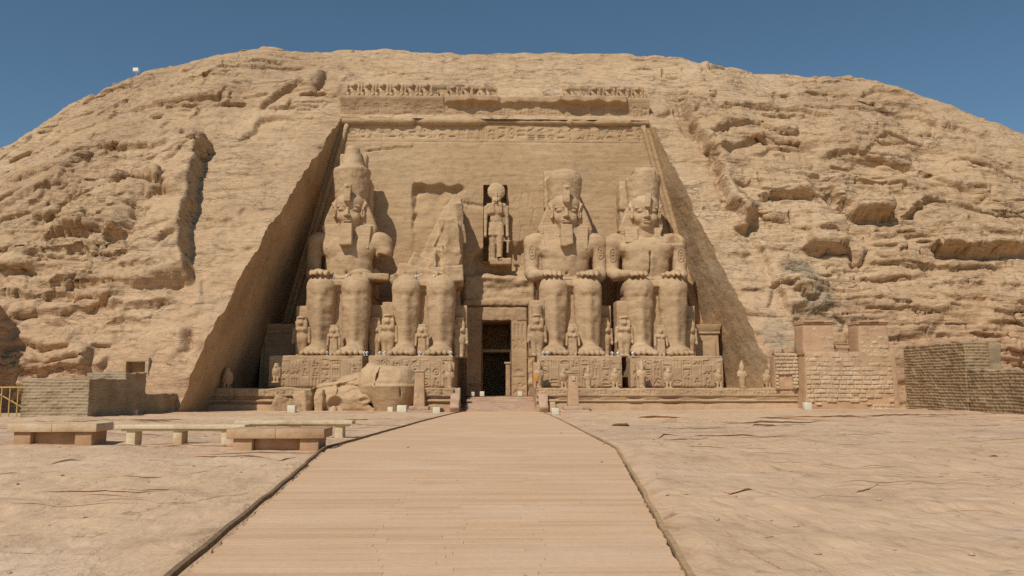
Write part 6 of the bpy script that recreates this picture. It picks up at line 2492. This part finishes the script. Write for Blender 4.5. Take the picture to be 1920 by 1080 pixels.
o = MB().box((0, 0, .22), (.38, .34, .6), .1, .02, .3, .03).build('short_post', M['pinkstone'], None, True, at(251, 783, 57))
o.location.z = .35
o['label'], o['category'] = 'short pink stone post in the shade of the left brick wall', 'post'

p_ = at(255, 150, 107)
t = thing('ridge_mast', 'thin mast with a small white lamp on the left skyline of the hill', 'mast', (p_.x, 107, p_.z - 2.2))
mb = MB()
mb.tube([(0, 0, -1), (0, 0, 3.4)], .05, 6)
mb.build('pole', M['lamp'], t)
mb = MB()
mb.box((0, -.1, 3.6), (.75, .5, .5), .2, .01, .3, .06)
mb.build('lamp_head', M['white'], t)

# ------------------------------------------------------------------ floodlight boxes and small spot lamps
def flood_box(lab, px_, py_, Y, w, h, z=None, rz=0.0):
    p = at(px_, py_, Y)
    t = thing('floodlight', lab, 'floodlight', (p.x, Y, p.z if z is None else z), rz, 'cream floodlight boxes')
    mb = MB()
    mb.box((0, 0, h / 2 + .04), (w, w * .8, h), .2, .004, .3, .03)
    mb.build('housing', M['lamp'], t, True)
    mb = MB()
    mb.box((0, w * .4 + .012, h / 2 + .06), (w * .8, .03, h * .7), .2)
    mb.build('glass', M['glass'], t)
    mb = MB()
    mb.box((0, 0, .02), (w * .7, w * .5, .05), .2)
    mb.build('foot', M['glass'], t)
    return t


FL = [('cream floodlight box before the fallen chunk, behind the far cream bench', 547, 784, 64, .62, .58), ('small cream floodlight box at the foot of the fallen crown', 732, 779, 68, .44, .42),
      ('widest cream floodlight box between the fallen crown and the left pillar', 754, 780, 67.5, .78, .58), ('cream floodlight box by the left edge of the boardwalk, right of the left pillar', 818, 786, 66, .58, .5),
      ('cream floodlight box by the right edge of the boardwalk, under the right pillar', 1041, 789, 62, .55, .50), ('whitish floodlight box alone in front of the ruined chapel', 1514, 773, 67, .62, .62),
      ('floodlight box in the shade left of the door', 886, 744, 83.0, .4, .45), ('floodlight box on the top step close to the left door jamb', 904, 744, 82.5, .45, .5), ('floodlight box on the top step right of the door', 975, 743, 82.5, .45, .5)]
for f in FL:
    z = 1.36 if f[2] < 760 else None
    if z is None:
        q_ = at(f[1], f[2], f[3])
        z = float(ground_z(np.array(q_.x), np.array(f[3]))) - .02
    flood_box(*f, z=z, rz=random.uniform(-.12, .12))

SP = [(683, 664, 'first of the white spot lamps right of the leftmost giant feet'), (688, 665, 'second of the white spot lamps right of the leftmost giant feet'), (712, 666, 'third white spot lamp, left of the broken giant foot'), (721, 666, 'white spot lamp touching the broken giant left foot'),
      (787, 669, 'white spot lamp between the feet of the broken giant'), (845, 671, 'white spot lamp at the right end of the broken giant base'), (613, 662, 'white spot lamp between the feet of the leftmost giant'),
      (1018, 669, 'white spot lamp at the left end of the base right of the doorway'), (1026, 668, 'white spot lamp beside the left foot of the giant right of the doorway'), (1087, 666, 'white spot lamp between the feet of the giant right of the doorway'),
      (1148, 669, 'left of the two white spot lamps in the gap between the right bases'), (1159, 670, 'right of the two white spot lamps in the gap between the right bases'), (1187, 670, 'white spot lamp beside the left foot of the rightmost giant'), (1254, 668, 'white spot lamp between the feet of the rightmost giant')]
LAPS = [(625, 517, 'white spot lamp on the left of the leftmost giant lap'), (650, 517, 'white spot lamp on the right of the leftmost giant lap'), (780, 519, 'white spot lamp on the broken lap near its middle'), (784, 516, 'white spot lamp just right of the middle of the broken lap'), (814, 519, 'white spot lamp on the right part of the broken lap'), (825, 517, 'white spot lamp nearest the leaning fin of the broken giant'),
        (1054, 517, 'white spot lamp left on the lap of the giant right of the doorway'), (1083, 518, 'left of a pair of white spot lamps on the doorway giant lap'), (1088, 516, 'right of a pair of white spot lamps on the doorway giant lap'), (1241, 518, 'white spot lamp on the lap of the rightmost giant')]


def make_spot():
    t = thing('spot_lamp', '', 'spot lamp', (0, 0, 0), 0, 'small white spot lamps on the giants')
    mb = MB()
    mb.tube([(0, .14, .22), (0, -.12, .27)], .12, 12)
    mb.build('housing', M['white'], t, True)
    mb = MB()
    mb.tube([(0, -.125, .271), (0, -.132, .272)], .06, 12)
    mb.build('lens', M['glass'], t)
    mb = MB()
    mb.box((0, 0, .02), (.2, .2, .04), .2)
    mb.bar((0, 0, .02), (0, 0, .20), .05)
    mb.build('bracket', M['white'], t)
    return t


proto = make_spot()
first = True
for lst, z, Y in ((SP, PB + .02, 76.75), (LAPS, PB + 7.85, 79.9)):
    for px_, py_, lab in lst:
        p = at(px_, py_, Y)
        o = proto if first else dup(proto, (0, 0, 0))
        first = False
        yy = Y
        o.location = (p.x, yy, z)
        o.rotation_euler = (0, 0, random.uniform(-.6, .6))
        o['label'] = lab
for ln in ():
    pass

# loose grit and pebbles on the rock
_r = random.Random(31)
mb = MB()
for k in range(520):
    y0 = 5.5 + 40 * _r.random() ** 1.8
    x0 = _r.uniform(-1, 1) * (3 + y0 * .62)
    if wl(y0) - .25 < x0 < wr(y0) + .2:
        if _r.random() < .85:
            continue
        zb = walk_z(y0) + .004
    else:
        zb = float(ground_z(np.array(x0), np.array(y0)))
        j = int(np.argmin(np.abs(gyr - y0)))
        i = int(np.argmin(np.abs(GX[j] - x0)))
        zb = GZ[j, i]
    r_ = _r.choice((.008, .012, .02, .03)) * (1 + y0 / 25)
    V = []
    for dx, dy, dz in ((1, 0, 0), (-1, 0, 0), (0, 1, 0), (0, -1, 0), (0, 0, .8), (0, 0, -.5)):
        V.append((x0 + r_ * (dx + _r.uniform(-.3, .3)), y0 + r_ * (dy + _r.uniform(-.3, .3)), zb + r_ * (dz * .7 + .2)))
    mb.add(V, [(0, 2, 4), (2, 1, 4), (1, 3, 4), (3, 0, 4), (2, 0, 5), (1, 2, 5), (3, 1, 5), (0, 3, 5)])
o = mb.build('gravel', M['pinkstone'], None, False)
tag(o, 'scattered pale grit on the plaza rock', 'gravel', kind='stuff')
